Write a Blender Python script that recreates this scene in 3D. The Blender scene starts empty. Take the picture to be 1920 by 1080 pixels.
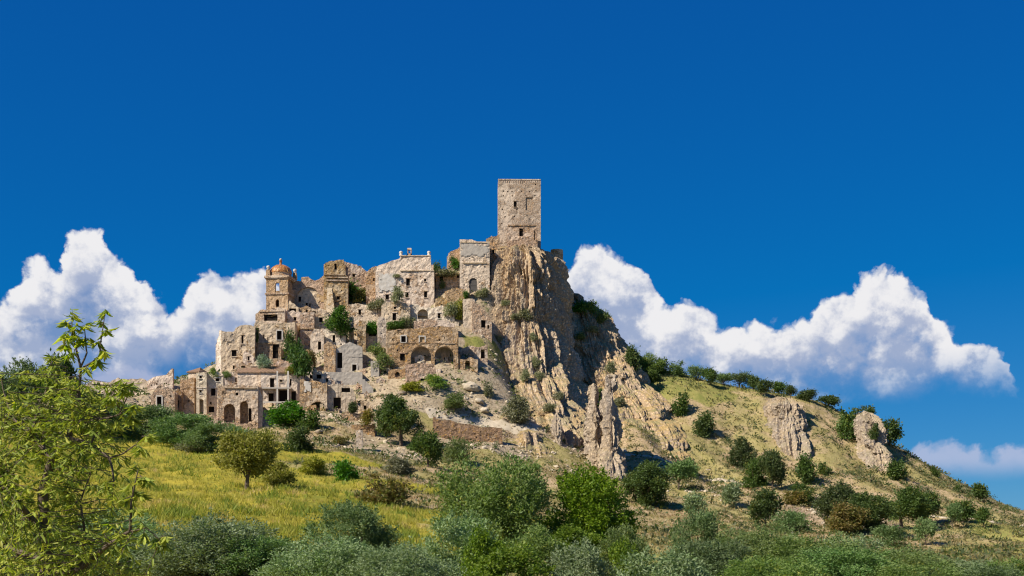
import bpy, bmesh, math, random
import numpy as np
from math import radians, sin, cos, pi, tan, atan, atan2, sqrt

# ---------------------------------------------------------------- camera, sky, sun, exposure
SC = bpy.context.scene
COL = SC.collection
F, CX, HY = 2480.0, 960.0, 1000.0        # focal length in photo pixels, centre column, row of eye level

cam_d = bpy.data.cameras.new('camera')
cam = bpy.data.objects.new('camera', cam_d)
COL.objects.link(cam)
cam.location = (0, 0, 0)
cam.rotation_euler = (radians(90), 0, 0)
cam_d.sensor_width = 36.0
cam_d.lens = F / 1920.0 * 36.0
cam_d.shift_y = (HY - 540.0) / 1920.0
cam_d.clip_start = 0.2
cam_d.clip_end = 30000
SC.camera = cam

SUN = np.array([-0.745, -0.485, 0.80]); SUN = SUN / np.linalg.norm(SUN)
SUN_EL = math.asin(SUN[2])
SUN_AZ = atan2(SUN[0], SUN[1])           # clockwise from +Y

sun_d = bpy.data.lights.new('sun', 'SUN')
sun_d.energy = 4.6
sun_d.angle = radians(0.53)
sun_d.color = (1.0, 0.93, 0.82)
sun = bpy.data.objects.new('sun', sun_d)
COL.objects.link(sun)
sun.rotation_euler = (pi / 2 - SUN_EL, 0, pi - SUN_AZ)
sun.location = (-300, -200, 350)

SC.view_settings.view_transform = 'Standard'
SC.view_settings.look = 'None'
SC.view_settings.gamma = 1.0
SC.view_settings.use_curve_mapping = False
SC.view_settings.exposure = 0.55
SC.render.engine = 'CYCLES'
SC.cycles.max_bounces = 6
SC.cycles.diffuse_bounces = 3
SC.cycles.transparent_max_bounces = 4
SC.cycles.caustics_reflective = False
SC.cycles.caustics_refractive = False
SC.cycles.use_adaptive_sampling = False
SC.cycles.use_denoising = True
SC.cycles.filter_width = 1.2


class NT:
    """small helper to write node trees"""
    def __init__(s, tree):
        s.t = tree
        tree.nodes.clear()

    def n(s, typ, ins=None, **props):
        nd = s.t.nodes.new(typ)
        for k, v in props.items():
            setattr(nd, k, v)
        for k, v in (ins or {}).items():
            s.put(nd.inputs[k], v)
        return nd

    def put(s, sock, v):
        if isinstance(v, bpy.types.NodeSocket):
            s.t.links.new(v, sock)
        elif isinstance(v, bpy.types.Node):
            s.t.links.new(v.outputs[0], sock)
        elif isinstance(v, (tuple, list)) and sock.type == 'RGBA' and len(v) == 3:
            sock.default_value = (*v, 1.0)
        else:
            sock.default_value = v

    def m(s, op, a, b=None, c=None, clamp=False):
        nd = s.t.nodes.new('ShaderNodeMath')
        nd.operation = op
        nd.use_clamp = clamp
        s.put(nd.inputs[0], a)
        if b is not None:
            s.put(nd.inputs[1], b)
        if c is not None:
            s.put(nd.inputs[2], c)
        return nd.outputs[0]

    def mix(s, f, a, b, blend='MIX'):
        nd = s.t.nodes.new('ShaderNodeMix')
        nd.data_type = 'RGBA'
        nd.blend_type = blend
        nd.clamp_factor = True
        s.put(nd.inputs[0], f)
        s.put(nd.inputs[6], a)
        s.put(nd.inputs[7], b)
        return nd.outputs[2]

    def ss(s, x, lo, hi, a=0.0, b=1.0):
        nd = s.t.nodes.new('ShaderNodeMapRange')
        nd.interpolation_type = 'SMOOTHSTEP'
        s.put(nd.inputs[0], x)
        for i, v in zip((1, 2, 3, 4), (lo, hi, a, b)):
            s.put(nd.inputs[i], v)
        return nd.outputs[0]

    def noise(s, vec, scale, detail=4.0, rough=0.55, dist=0.0):
        return s.n('ShaderNodeTexNoise', {'Vector': vec, 'Scale': scale, 'Detail': detail, 'Roughness': rough, 'Distortion': dist})

    def xyz(s, x, y, z=0.0):
        return s.n('ShaderNodeCombineXYZ', {0: x, 1: y, 2: z}).outputs[0]

    def curve(s, x, pts):
        nd = s.t.nodes.new('ShaderNodeFloatCurve')
        s.put(nd.inputs['Value'], x)
        c = nd.mapping.curves[0]
        pts = sorted(pts)
        c.points[0].location = pts[0]
        c.points[1].location = pts[-1]
        for p in pts[1:-1]:
            c.points.new(*p)
        for p in c.points:
            p.handle_type = 'VECTOR'
        nd.mapping.extend = 'HORIZONTAL'
        nd.mapping.use_clip = False
        nd.mapping.update()
        return nd.outputs[0]


def build_world():
    w = bpy.data.worlds.new('World')
    SC.world = w
    w.use_nodes = True
    T = NT(w.node_tree)
    sky = T.n('ShaderNodeTexSky', sky_type='NISHITA', sun_disc=False)
    sky.sun_elevation = SUN_EL
    sky.sun_rotation = SUN_AZ
    sky.altitude = 3000.0
    sky.air_density = 1.0
    sky.dust_density = 0.0
    sky.ozone_density = 6.0
    # graded like the polarised photograph: red held back, blue compressed
    sc_ = T.n('ShaderNodeSeparateColor', {0: sky})
    red = T.m('MAXIMUM', T.m('MULTIPLY_ADD', sc_.outputs[0], 0.20, -0.28), 0.02)
    grn = T.m('MULTIPLY', T.m('POWER', sc_.outputs[1], 0.75), 0.58)
    blu = T.m('MULTIPLY', T.m('POWER', sc_.outputs[2], 0.45), 1.77)
    blue = T.n('ShaderNodeCombineColor', {0: red, 1: grn, 2: blu}).outputs[0]
    # cumulus banks along the horizon, laid out by compass direction
    tc = T.n('ShaderNodeTexCoord').outputs['Generated']
    sp = T.n('ShaderNodeSeparateXYZ', {0: tc})
    x, y, z = sp.outputs
    az = T.m('ARCTAN2', x, y)
    hyp = T.m('SQRT', T.m('ADD', T.m('MULTIPLY', x, x), T.m('MULTIPLY', y, y)))
    v = T.m('DIVIDE', z, T.m('MAXIMUM', hyp, 0.001))
    p = T.xyz(az, v, 0.0)
    fine = T.noise(p, 30.0, 7.0, 0.56)
    fv = T.n('ShaderNodeVectorMath', {0: fine.outputs['Color'], 1: (0.5, 0.5, 0.5)}, operation='SUBTRACT').outputs[0]
    wv = T.n('ShaderNodeVectorMath', {0: fv, 1: (0.034, 0.034, 0.0)}, operation='MULTIPLY').outputs[0]
    pw = T.n('ShaderNodeVectorMath', {0: p, 1: wv}, operation='ADD').outputs[0]

    def bulge(vec):
        b1 = T.n('ShaderNodeTexVoronoi', {'Vector': vec, 'Scale': 46.0, 'Detail': 2.0, 'Roughness': 0.55, 'Lacunarity': 2.3}, feature='F1', normalize=True)
        return b1.outputs[0]
    bl0 = bulge(pw)
    sf = T.n('ShaderNodeSeparateXYZ', {0: pw})
    u2 = sf.outputs[0]
    v2 = T.m('ADD', sf.outputs[1], T.m('MULTIPLY', T.m('SUBTRACT', bl0, 0.35), 0.034))
    t = T.m('DIVIDE', T.m('ADD', u2, 0.4363), 0.8727)

    def cv(pts):
        out = []
        for px, py in pts:
            a = atan((px - CX) / F)
            out.append(((a + 0.4363) / 0.8727, (HY - py) / F * cos(a) / 0.3))
        return out
    top1 = [(-190, 640), (-90, 600), (0, 556), (20, 530), (40, 506), (70, 494), (98, 500), (108, 515), (116, 480), (124, 452), (165, 434), (200, 442), (217, 470),
            (245, 484), (266, 505), (276, 540), (300, 584), (318, 590), (336, 566), (354, 534), (375, 515), (410, 524), (440, 524), (470, 517),
            (500, 506), (522, 512), (545, 556), (640, 590), (760, 600), (900, 600), (1020, 560), (1056, 520), (1078, 474), (1096, 459), (1135, 456), (1168, 474),
            (1200, 506), (1212, 536), (1236, 572), (1258, 580), (1290, 560), (1318, 572), (1342, 606), (1380, 614), (1432, 610),
            (1490, 614), (1522, 594), (1542, 562), (1582, 552), (1602, 530), (1640, 515), (1692, 526), (1732, 556), (1756, 588),
            (1794, 616), (1850, 644), (1888, 676), (1912, 740), (1990, 800), (2110, 720)]
    bot1 = [(-190, 728), (0, 708), (180, 702), (290, 694), (340, 668), (390, 656), (450, 648), (510, 668), (700, 708), (1050, 698), (1250, 698), (1400, 719),
            (1560, 720), (1700, 704), (1800, 692), (1900, 686), (1990, 774), (2110, 754)]
    top2 = [(-190, 690), (0, 700), (150, 704), (190, 684), (240, 678), (300, 684), (325, 760), (345, 1100), (700, 1100), (1300, 1100), (1640, 1100), (1680, 850), (1692, 832), (1725, 822),
            (1752, 850), (1790, 828), (1830, 846), (1862, 850), (1900, 832), (1940, 838), (2110, 820)]
    sc = 0.3
    tp1 = T.m('MULTIPLY', T.curve(t, cv(top1)), sc)
    bt1 = T.m('MULTIPLY', T.curve(t, cv(bot1)), sc)
    tp2 = T.m('MULTIPLY', T.curve(t, cv(top2)), sc)
    d1 = T.m('SUBTRACT', tp1, v2)
    d2 = T.m('SUBTRACT', tp2, v2)
    soft = T.noise(p, 30.0, 5.0, 0.6).outputs[0]
    a1 = T.m('MULTIPLY', T.ss(d1, -0.0008, 0.0060), T.ss(T.m('ADD', T.m('SUBTRACT', v, bt1), T.m('MULTIPLY', T.m('SUBTRACT', soft, 0.5), 0.035)), -0.022, 0.022))
    a2 = T.m('MULTIPLY', T.ss(d2, -0.001, 0.010), T.m('MULTIPLY', T.ss(d2, 0.012, 0.040, 0.62, 0.0), T.ss(v, 0.035, 0.055)))
    # self shading of the billows: compare the billow height here and a little towards the sun
    q = T.n('ShaderNodeVectorMath', {0: pw, 1: (-0.0060, 0.0075, 0)}, operation='ADD').outputs[0]
    rel = T.m('SUBTRACT', bulge(q), bl0)
    soft2 = T.noise(T.n('ShaderNodeVectorMath', {0: p, 1: (-0.010, 0.012, 0)}, operation='ADD').outputs[0], 30.0, 5.0, 0.6).outputs[0]
    rel = T.m('ADD', T.m('MULTIPLY', rel, 1.5), T.m('MULTIPLY', T.m('SUBTRACT', soft, soft2), 2.6))
    depth = T.ss(d1, 0.004, 0.050)
    lit = T.m('ADD', T.m('SUBTRACT', 0.96, T.m('MULTIPLY', depth, 0.95)), rel)
    lit = T.m('ADD', lit, T.m('MULTIPLY', T.m('SUBTRACT', soft, 0.5), 0.9))
    lit = T.ss(lit, 0.0, 1.0)
    c1 = T.mix(lit, (3.1, 3.6, 4.95), (6.9, 6.85, 7.0))
    c2 = (4.6, 4.7, 6.0)
    out = T.mix(a2, blue, c2)
    # deep in the bank the base dissolves into blue air
    a1 = T.m('MULTIPLY', a1, T.ss(depth, 0.35, 1.0, 1.0, 0.88))
    a1 = T.m('MULTIPLY', a1, T.m('SUBTRACT', 1.0, T.m('MULTIPLY', T.ss(depth, 0.6, 1.0), T.ss(soft, 0.36, 0.54, 0.5, 0.0))))
    out = T.mix(a1, out, c1)
    bg = T.n('ShaderNodeBackground', {'Color': out, 'Strength': 0.085})
    o = T.n('ShaderNodeOutputWorld', {'Surface': bg})
    w.cycles.sampling_method = 'MANUAL'
    w.cycles.sample_map_resolution = 512


build_world()

# ---------------------------------------------------------------- helpers
RNG = np.random.default_rng(7)


def at(px, py, Y):
    """point at distance Y seen at photo pixel (px, py)"""
    return np.array([(px - CX) / F * Y, Y, (HY - py) / F * Y])


_G = np.random.default_rng(3).normal(size=(256, 3))
_G /= np.linalg.norm(_G, axis=1)[:, None]
_P = np.random.default_rng(4).permutation(256)


def perlin(p):
    """gradient noise, p (N,3) -> about -0.7..0.7"""
    p = np.asarray(p, float)
    i = np.floor(p).astype(int)
    f = p - i
    u = f * f * f * (f * (f * 6 - 15) + 10)
    i &= 255
    out = 0
    for dx in (0, 1):
        wx = u[:, 0] if dx else 1 - u[:, 0]
        for dy in (0, 1):
            wy = u[:, 1] if dy else 1 - u[:, 1]
            for dz in (0, 1):
                wz = u[:, 2] if dz else 1 - u[:, 2]
                h = _P[(_P[(_P[(i[:, 0] + dx) & 255] + i[:, 1] + dy) & 255] + i[:, 2] + dz) & 255]
                g = _G[h]
                d = g[:, 0] * (f[:, 0] - dx) + g[:, 1] * (f[:, 1] - dy) + g[:, 2] * (f[:, 2] - dz)
                out = out + wx * wy * wz * d
    return out


def fbm(p, octv=4, gain=0.5, lac=2.03):
    p = np.asarray(p, float)
    a, s, out = 1.0, 1.0, 0
    for k in range(octv):
        out = out + a * perlin(p * s + 17.3 * k)
        a *= gain
        s *= lac
    return out


def ridged(p, octv=4, gain=0.55):
    p = np.asarray(p, float)
    a, s, out = 1.0, 1.0, 0
    for k in range(octv):
        out = out + a * (1 - 2.2 * np.abs(perlin(p * s + 9.1 * k)))
        a *= gain
        s *= 2.05
    return out


def mesh_np(name, verts, faces, smooth=False, mats=None, midx=None):
    """mesh from numpy arrays, faces (M,3) or (M,4)"""
    verts = np.asarray(verts, np.float32)
    faces = np.asarray(faces, np.int32)
    me = bpy.data.meshes.new(name)
    k = faces.shape[1]
    me.vertices.add(len(verts))
    me.vertices.foreach_set('co', verts.ravel())
    me.loops.add(faces.size)
    me.loops.foreach_set('vertex_index', faces.ravel())
    me.polygons.add(len(faces))
    me.polygons.foreach_set('loop_start', np.arange(0, faces.size, k, dtype=np.int32))
    me.polygons.foreach_set('loop_total', np.full(len(faces), k, np.int32))
    if midx is not None:
        me.polygons.foreach_set('material_index', np.asarray(midx, np.int32))
    me.polygons.foreach_set('use_smooth', np.full(len(faces), smooth, bool))
    for m in (mats or []):
        me.materials.append(m)
    me.update(calc_edges=True)
    return me


def set_col(me, name, cols):
    at_ = me.color_attributes.new(name, 'FLOAT_COLOR', 'POINT')
    c = np.ones((len(me.vertices), 4), np.float32)
    cols = np.asarray(cols, np.float32)
    c[:, :cols.shape[1]] = cols
    at_.data.foreach_set('color', c.ravel())


def link(name, me, parent=None, loc=None, rot=None, scale=None):
    o = bpy.data.objects.new(name, me)
    COL.objects.link(o)
    if parent is not None:
        o.parent = parent
    if loc is not None:
        o.location = [float(q) for q in loc]
    if rot is not None:
        o.rotation_euler = rot
    if scale is not None:
        o.scale = scale
    return o


def tag(o, label=None, cat=None, group=None, kind=None):
    for k, v in (('label', label), ('category', cat), ('group', group), ('kind', kind)):
        if v:
            o[k] = v
    return o


def thing(name, label, cat, loc=(0, 0, 0), rz=0.0, group=None):
    o = link(name, None, loc=loc, rot=(0, 0, rz))
    o.empty_display_size = 0.5
    return tag(o, label, cat, group)


class MB:
    """collects boxes, prisms and loose faces into one mesh (quads and tris)"""
    def __init__(s):
        s.v, s.f, s.mi = [], [], []

    def add(s, verts, faces, mi=0):
        b = len(s.v)
        s.v += [tuple(map(float, q)) for q in verts]
        s.f += [tuple(b + i for i in f) for f in faces]
        s.mi += [mi] * len(faces)

    def box(s, a, b, mi=0, taper=0.0):
        x0, y0, z0 = a
        x1, y1, z1 = b
        t = taper
        s.add([(x0, y0, z0), (x1, y0, z0), (x1, y1, z0), (x0, y1, z0),
               (x0 + t, y0 + t, z1), (x1 - t, y0 + t, z1), (x1 - t, y1 - t, z1), (x0 + t, y1 - t, z1)],
              [(0, 3, 2, 1), (4, 5, 6, 7), (0, 1, 5, 4), (1, 2, 6, 5), (2, 3, 7, 6), (3, 0, 4, 7)], mi)

    def tube(s, pts, rad, n=6, mi=0, cap=True):
        pts = [np.asarray(q, float) for q in pts]
        rings = []
        for i, q in enumerate(pts):
            d = pts[min(i + 1, len(pts) - 1)] - pts[max(i - 1, 0)]
            d = d / (np.linalg.norm(d) + 1e-9)
            a = np.cross(d, (0.31, 0.77, 0.55))
            a /= np.linalg.norm(a) + 1e-9
            b = np.cross(d, a)
            r = rad[i] if isinstance(rad, (list, tuple, np.ndarray)) else rad
            rings.append([q + r * (a * cos(2 * pi * k / n) + b * sin(2 * pi * k / n)) for k in range(n)])
        V = [p for r in rings for p in r]
        Fc = [(i * n + k, i * n + (k + 1) % n, (i + 1) * n + (k + 1) % n, (i + 1) * n + k) for i in range(len(pts) - 1) for k in range(n)]
        if cap:
            Fc.append(tuple(range((len(pts) - 1) * n, len(pts) * n)))
            Fc.append(tuple(reversed(range(n))))
        s.add(V, Fc, mi)

    def lathe(s, prof, n=20, c=(0, 0, 0), mi=0):
        V, Fc = [], []
        for r, z in prof:
            V += [(c[0] + r * cos(2 * pi * k / n), c[1] + r * sin(2 * pi * k / n), c[2] + z) for k in range(n)]
        for i in range(len(prof) - 1):
            Fc += [(i * n + k, i * n + (k + 1) % n, (i + 1) * n + (k + 1) % n, (i + 1) * n + k) for k in range(n)]
        s.add(V, Fc, mi)

    def mesh(s, name, mats, smooth=False):
        me = bpy.data.meshes.new(name)
        me.from_pydata(s.v, [], s.f)
        for m in mats:
            me.materials.append(m)
        me.polygons.foreach_set('material_index', s.mi)
        if smooth:
            me.polygons.foreach_set('use_smooth', [True] * len(me.polygons))
        me.update()
        return me


# ---------------------------------------------------------------- materials
def new_mat(name):
    m = bpy.data.materials.new(name)
    m.use_nodes = True
    return m, NT(m.node_tree)


def principled(T, col, rough=0.9, normal=None, spec=0.2):
    ins = {'Base Color': col, 'Roughness': rough, 'Specular IOR Level': spec}
    if normal is not None:
        ins['Normal'] = normal
    b = T.n('ShaderNodeBsdfPrincipled', ins)
    T.n('ShaderNodeOutputMaterial', {'Surface': b})
    return b


def bump(T, h, dist, strength=1.0):
    return T.n('ShaderNodeBump', {'Height': h, 'Distance': dist, 'Strength': strength}).outputs[0]


def m_masonry(name, ca, cb, mortar, plaster, plaster_amt, scale=2.0, streak=0.5, blotch=0.5):
    """rubble masonry with patches of old render, rain streaks and holes"""
    m, T = new_mat(name)
    tc = T.n('ShaderNodeTexCoord').outputs['Object']
    rnd = T.n('ShaderNodeObjectInfo').outputs['Random']
    off = T.n('ShaderNodeVectorMath', {0: tc, 1: T.xyz(T.m('MULTIPLY', rnd, 91.0), T.m('MULTIPLY', rnd, 57.0), T.m('MULTIPLY', rnd, 33.0))}, operation='ADD').outputs[0]
    flat = T.n('ShaderNodeMapping', {'Vector': off, 'Scale': (1.0, 1.0, 1.55)}).outputs[0]
    vor = T.n('ShaderNodeTexVoronoi', {'Vector': flat, 'Scale': scale, 'Randomness': 0.9}, feature='F1')
    edge = T.n('ShaderNodeTexVoronoi', {'Vector': flat, 'Scale': scale, 'Randomness': 0.9}, feature='DISTANCE_TO_EDGE').outputs[0]
    sv = T.n('ShaderNodeSeparateColor', {0: vor.outputs['Color']})
    stone = T.mix(sv.outputs[0], tuple(1.16 * q for q in ca), tuple(0.95 * q for q in cb))
    stone = T.mix(T.ss(sv.outputs[1], 0.90, 0.97), stone, (0.15, 0.11, 0.08))
    stone = T.mix(T.ss(sv.outputs[2], 0.82, 0.9), stone, (0.58, 0.37, 0.19))
    stone = T.mix(T.ss(edge, 0.02, 0.10, 0.55, 0.0), stone, mortar)
    big = T.noise(off, 0.16, 5.0, 0.62).outputs[0]
    mid = T.noise(off, 0.8, 5.0, 0.6).outputs[0]
    pl = T.m('ADD', T.m('MULTIPLY', big, 0.75), T.m('MULTIPLY', mid, 0.42))
    th = 0.86 - 0.55 * plaster_amt
    pf = T.ss(pl, th - 0.035, th + 0.035)
    pcol = T.mix(T.ss(mid, 0.35, 0.7), plaster, tuple(0.72 * q for q in plaster))
    col = T.mix(pf, stone, pcol)
    st = T.noise(T.n('ShaderNodeMapping', {'Vector': off, 'Scale': (1.5, 1.5, 0.12)}).outputs[0], 1.0, 4.0, 0.6).outputs[0]
    col = T.mix(T.m('MULTIPLY', T.ss(st, 0.52, 0.70), streak), col, (0.15, 0.125, 0.105))
    blot = T.noise(off, 0.45, 6.0, 0.7).outputs[0]
    col = T.mix(T.ss(blot, 0.53, 0.68, 0.0, blotch), col, (0.25, 0.205, 0.16))
    fine = T.noise(off, 5.0, 3.0, 0.6).outputs[0]
    col = T.mix(T.ss(fine, 0.42, 0.66, 0.0, 0.45), col, (0.34, 0.255, 0.175))
    pk = T.noise(off, 2.2, 2.0, 0.5).outputs[0]
    col = T.mix(T.ss(pk, 0.64, 0.68, 0.0, 0.65), col, (0.07, 0.052, 0.04))
    hv = T.n('ShaderNodeHueSaturation', {'Hue': T.m('MULTIPLY_ADD', rnd, 0.012, 0.494), 'Saturation': T.m('MULTIPLY_ADD', rnd, 0.3, 0.9), 'Value': T.m('MULTIPLY_ADD', rnd, -0.20, 1.10), 'Color': T.mix(1.0, col, (1.09, 1.02, 0.96), 'MULTIPLY')})
    h = T.m('ADD', T.m('MULTIPLY', T.ss(edge, 0.0, 0.12), T.m('SUBTRACT', 1.0, pf)), T.m('MULTIPLY', fine, 0.6))
    principled(T, hv.outputs[0], 0.95, bump(T, h, 0.16, 0.9), 0.1)
    return m


def m_plain(name, col, col2, scale=1.5, rough=0.9, bmp=0.02):
    m, T = new_mat(name)
    tc = T.n('ShaderNodeTexCoord').outputs['Object']
    n = T.noise(tc, scale, 5.0, 0.6).outputs[0]
    c = T.mix(T.ss(n, 0.3, 0.7), col, col2)
    st = T.noise(T.n('ShaderNodeMapping', {'Vector': tc, 'Scale': (2.0, 2.0, 0.15)}).outputs[0], 1.2, 4.0, 0.6).outputs[0]
    c = T.mix(T.ss(st, 0.52, 0.75, 0.0, 0.4), c, tuple(0.45 * q for q in col))
    principled(T, c, rough, bump(T, n, bmp))
    return m


def m_tile(name, ca, cb):
    m, T = new_mat(name)
    tc = T.n('ShaderNodeTexCoord').outputs['Object']
    w = T.n('ShaderNodeTexWave', {'Vector': tc, 'Scale': 0.9, 'Distortion': 0.6, 'Detail': 2.0}, bands_direction='X').outputs[0]
    n = T.noise(tc, 2.5, 4.0, 0.65).outputs[0]
    n2 = T.noise(tc, 0.5, 3.0, 0.6).outputs[0]
    c = T.mix(T.ss(n, 0.3, 0.7), ca, cb)
    c = T.mix(T.ss(n2, 0.5, 0.7, 0.0, 0.6), c, (0.24, 0.2, 0.1))
    c = T.mix(T.ss(w, 0.0, 0.35, 0.55, 0.0), c, (0.07, 0.05, 0.04))
    principled(T, c, 0.9, bump(T, w, 0.08))
    return m


def m_rock(name, base, orange, dark, grass=0.6):
    """conglomerate: pebbly, fluted, with ochre and grey patches, dry grass on ledges"""
    m, T = new_mat(name)
    geo = T.n('ShaderNodeNewGeometry')
    pos = geo.outputs['Position']
    tall = T.n('ShaderNodeMapping', {'Vector': pos, 'Scale': (1.0, 1.0, 0.28)}).outputs[0]
    n1 = T.noise(tall, 0.11, 6.0, 0.62).outputs[0]
    n2 = T.noise(T.n('ShaderNodeMapping', {'Vector': pos, 'Scale': (1.0, 1.0, 0.3)}).outputs[0], 0.6, 6.0, 0.65).outputs[0]
    n3 = T.noise(tall, 0.55, 5.0, 0.6).outputs[0]
    peb = T.n('ShaderNodeTexVoronoi', {'Vector': pos, 'Scale': 1.15, 'Detail': 1.0}, feature='F1')
    pc = T.n('ShaderNodeSeparateColor', {0: peb.outputs['Color']})
    c = T.mix(T.ss(n1, 0.43, 0.60), base, orange)
    c = T.mix(T.ss(n3, 0.52, 0.68, 0.0, 0.75), c, dark)
    c = T.mix(T.ss(n2, 0.55, 0.72, 0.0, 0.6), c, tuple(min(1, 1.35 * q) for q in base))
    c = T.mix(T.ss(n2, 0.30, 0.42, 0.5, 0.0), c, (0.27, 0.20, 0.135))
    c = T.mix(T.m('MULTIPLY', pc.outputs[0], 0.24), c, (0.60, 0.50, 0.37))
    c = T.mix(T.ss(peb.outputs[0], 0.40, 0.72, 0.0, 0.6), c, (0.19, 0.145, 0.105))
    nz = T.n('ShaderNodeSeparateXYZ', {0: geo.outputs['Normal']}).outputs[2]
    gr = T.ss(T.m('ADD', nz, T.m('MULTIPLY', T.m('SUBTRACT', n2, 0.5), 0.9)), 0.56, 0.74, 0.0, grass)
    gcol = T.mix(T.ss(T.noise(pos, 0.25, 4.0, 0.6).outputs[0], 0.4, 0.6), (0.36, 0.24, 0.07), (0.17, 0.17, 0.05))
    c = T.mix(gr, c, gcol)
    h = T.m('ADD', T.m('MULTIPLY', n2, 1.0), T.m('MULTIPLY', T.m('SUBTRACT', 1.0, peb.outputs[0]), 0.5))
    principled(T, c, 0.95, bump(T, h, 0.32, 0.9), 0.1)
    return m


def m_leaf(name, trans=0.35, sheen=0.3):
    """leaf colour sits in the 'tint' attribute of each crown, varied a little per tree"""
    m, T = new_mat(name)
    a = T.n('ShaderNodeAttribute', attribute_name='tint').outputs['Color']
    rnd = T.n('ShaderNodeObjectInfo').outputs['Random']
    hv = T.n('ShaderNodeHueSaturation', {'Hue': T.m('MULTIPLY_ADD', rnd, 0.02, 0.49), 'Saturation': T.m('MULTIPLY_ADD', rnd, 0.25, 0.88), 'Value': T.m('MULTIPLY_ADD', rnd, 0.35, 0.82), 'Color': a}).outputs[0]
    d = T.n('ShaderNodeBsdfPrincipled', {'Base Color': hv, 'Roughness': 0.55, 'Specular IOR Level': sheen})
    tcol = T.mix(1.0, hv, (1.25, 1.35, 0.6), 'MULTIPLY')
    tr = T.n('ShaderNodeBsdfTranslucent', {'Color': tcol})
    mx = T.n('ShaderNodeMixShader', {0: trans, 1: d, 2: tr})
    T.n('ShaderNodeOutputMaterial', {'Surface': mx})
    return m


def m_bark(name, col):
    m, T = new_mat(name)
    tc = T.n('ShaderNodeTexCoord').outputs['Object']
    n = T.noise(T.n('ShaderNodeMapping', {'Vector': tc, 'Scale': (8, 8, 2)}).outputs[0], 2.0, 5.0, 0.6).outputs[0]
    c = T.mix(n, tuple(0.5 * q for q in col), tuple(1.5 * q for q in col))
    principled(T, c, 0.95, bump(T, n, 0.02))
    return m


M = {}
PL = (0.65, 0.55, 0.42)
M['stone'] = m_masonry('warm_rubble_stone', (0.56, 0.43, 0.285), (0.45, 0.335, 0.22), (0.27, 0.20, 0.135), PL, 0.46)
M['pale'] = m_masonry('pale_rendered_stone', (0.60, 0.475, 0.325), (0.49, 0.37, 0.25), (0.30, 0.225, 0.155), (0.72, 0.62, 0.485), 0.66)
M['rose'] = m_masonry('rosy_rubble_stone', (0.56, 0.415, 0.29), (0.45, 0.32, 0.22), (0.27, 0.20, 0.14), (0.64, 0.52, 0.40), 0.44)
M['grey'] = m_masonry('grey_weathered_render', (0.52, 0.435, 0.33), (0.43, 0.35, 0.26), (0.27, 0.22, 0.165), (0.63, 0.56, 0.465), 0.70, streak=0.6)
M['white'] = m_masonry('white_limewash', (0.60, 0.49, 0.36), (0.52, 0.41, 0.30), (0.32, 0.25, 0.185), (0.80, 0.725, 0.60), 0.70, streak=0.45)
M['tower'] = m_masonry('tower_coursed_stone', (0.62, 0.51, 0.375), (0.54, 0.44, 0.32), (0.40, 0.32, 0.235), (0.66, 0.56, 0.425), 0.45, scale=3.6, streak=0.3, blotch=0.22)
M['brick'] = m_masonry('retaining_wall_stone', (0.44, 0.31, 0.23), (0.36, 0.255, 0.19), (0.22, 0.165, 0.12), (0.50, 0.40, 0.30), 0.3, scale=2.6)
M['sand'] = m_masonry('sandy_tower_stone', (0.58, 0.43, 0.29), (0.52, 0.38, 0.25), (0.34, 0.25, 0.17), (0.62, 0.475, 0.335), 0.45, scale=2.2, streak=0.25)
M['concrete'] = m_plain('grey_concrete', (0.50, 0.44, 0.36), (0.42, 0.365, 0.30), 0.8)
M['lime'] = m_plain('lime_plaster', (0.66, 0.61, 0.53), (0.52, 0.46, 0.38), 0.9)
M['ochre'] = m_plain('ochre_plaster', (0.55, 0.36, 0.16), (0.48, 0.33, 0.18), 1.0)
M['void'] = m_plain('painted_dark_interior', (0.020, 0.014, 0.010), (0.010, 0.008, 0.006), 3.0)  # near-black colour painted in for the unlit rooms behind the openings
M['gate'] = m_plain('grey_timber_gate', (0.13, 0.115, 0.10), (0.09, 0.08, 0.07), 3.0)
M['tile'] = m_tile('old_terracotta_tiles', (0.36, 0.22, 0.135), (0.27, 0.17, 0.105))
M['dirt'] = m_plain('roof_dirt', (0.33, 0.26, 0.16), (0.25, 0.21, 0.11), 1.2)
M['rock'] = m_rock('conglomerate_rock', (0.63, 0.475, 0.315), (0.71, 0.475, 0.24), (0.36, 0.295, 0.225), 0.45)
M['rock_ochre'] = m_rock('ochre_conglomerate', (0.60, 0.43, 0.26), (0.68, 0.45, 0.215), (0.38, 0.30, 0.215), 0.6)
M['rock_grey'] = m_rock('grey_conglomerate', (0.50, 0.41, 0.31), (0.55, 0.42, 0.27), (0.27, 0.23, 0.19), 0.3)
M['leaf'] = m_leaf('leaves')
M['leaf_olive'] = m_leaf('olive_leaves', 0.28, 0.2)
M['grass'] = m_leaf('grass_blades', 0.4, 0.1)
M['bark'] = m_bark('bark', (0.12, 0.09, 0.065))
M['bark_grey'] = m_bark('grey_bark', (0.22, 0.18, 0.14))

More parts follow.
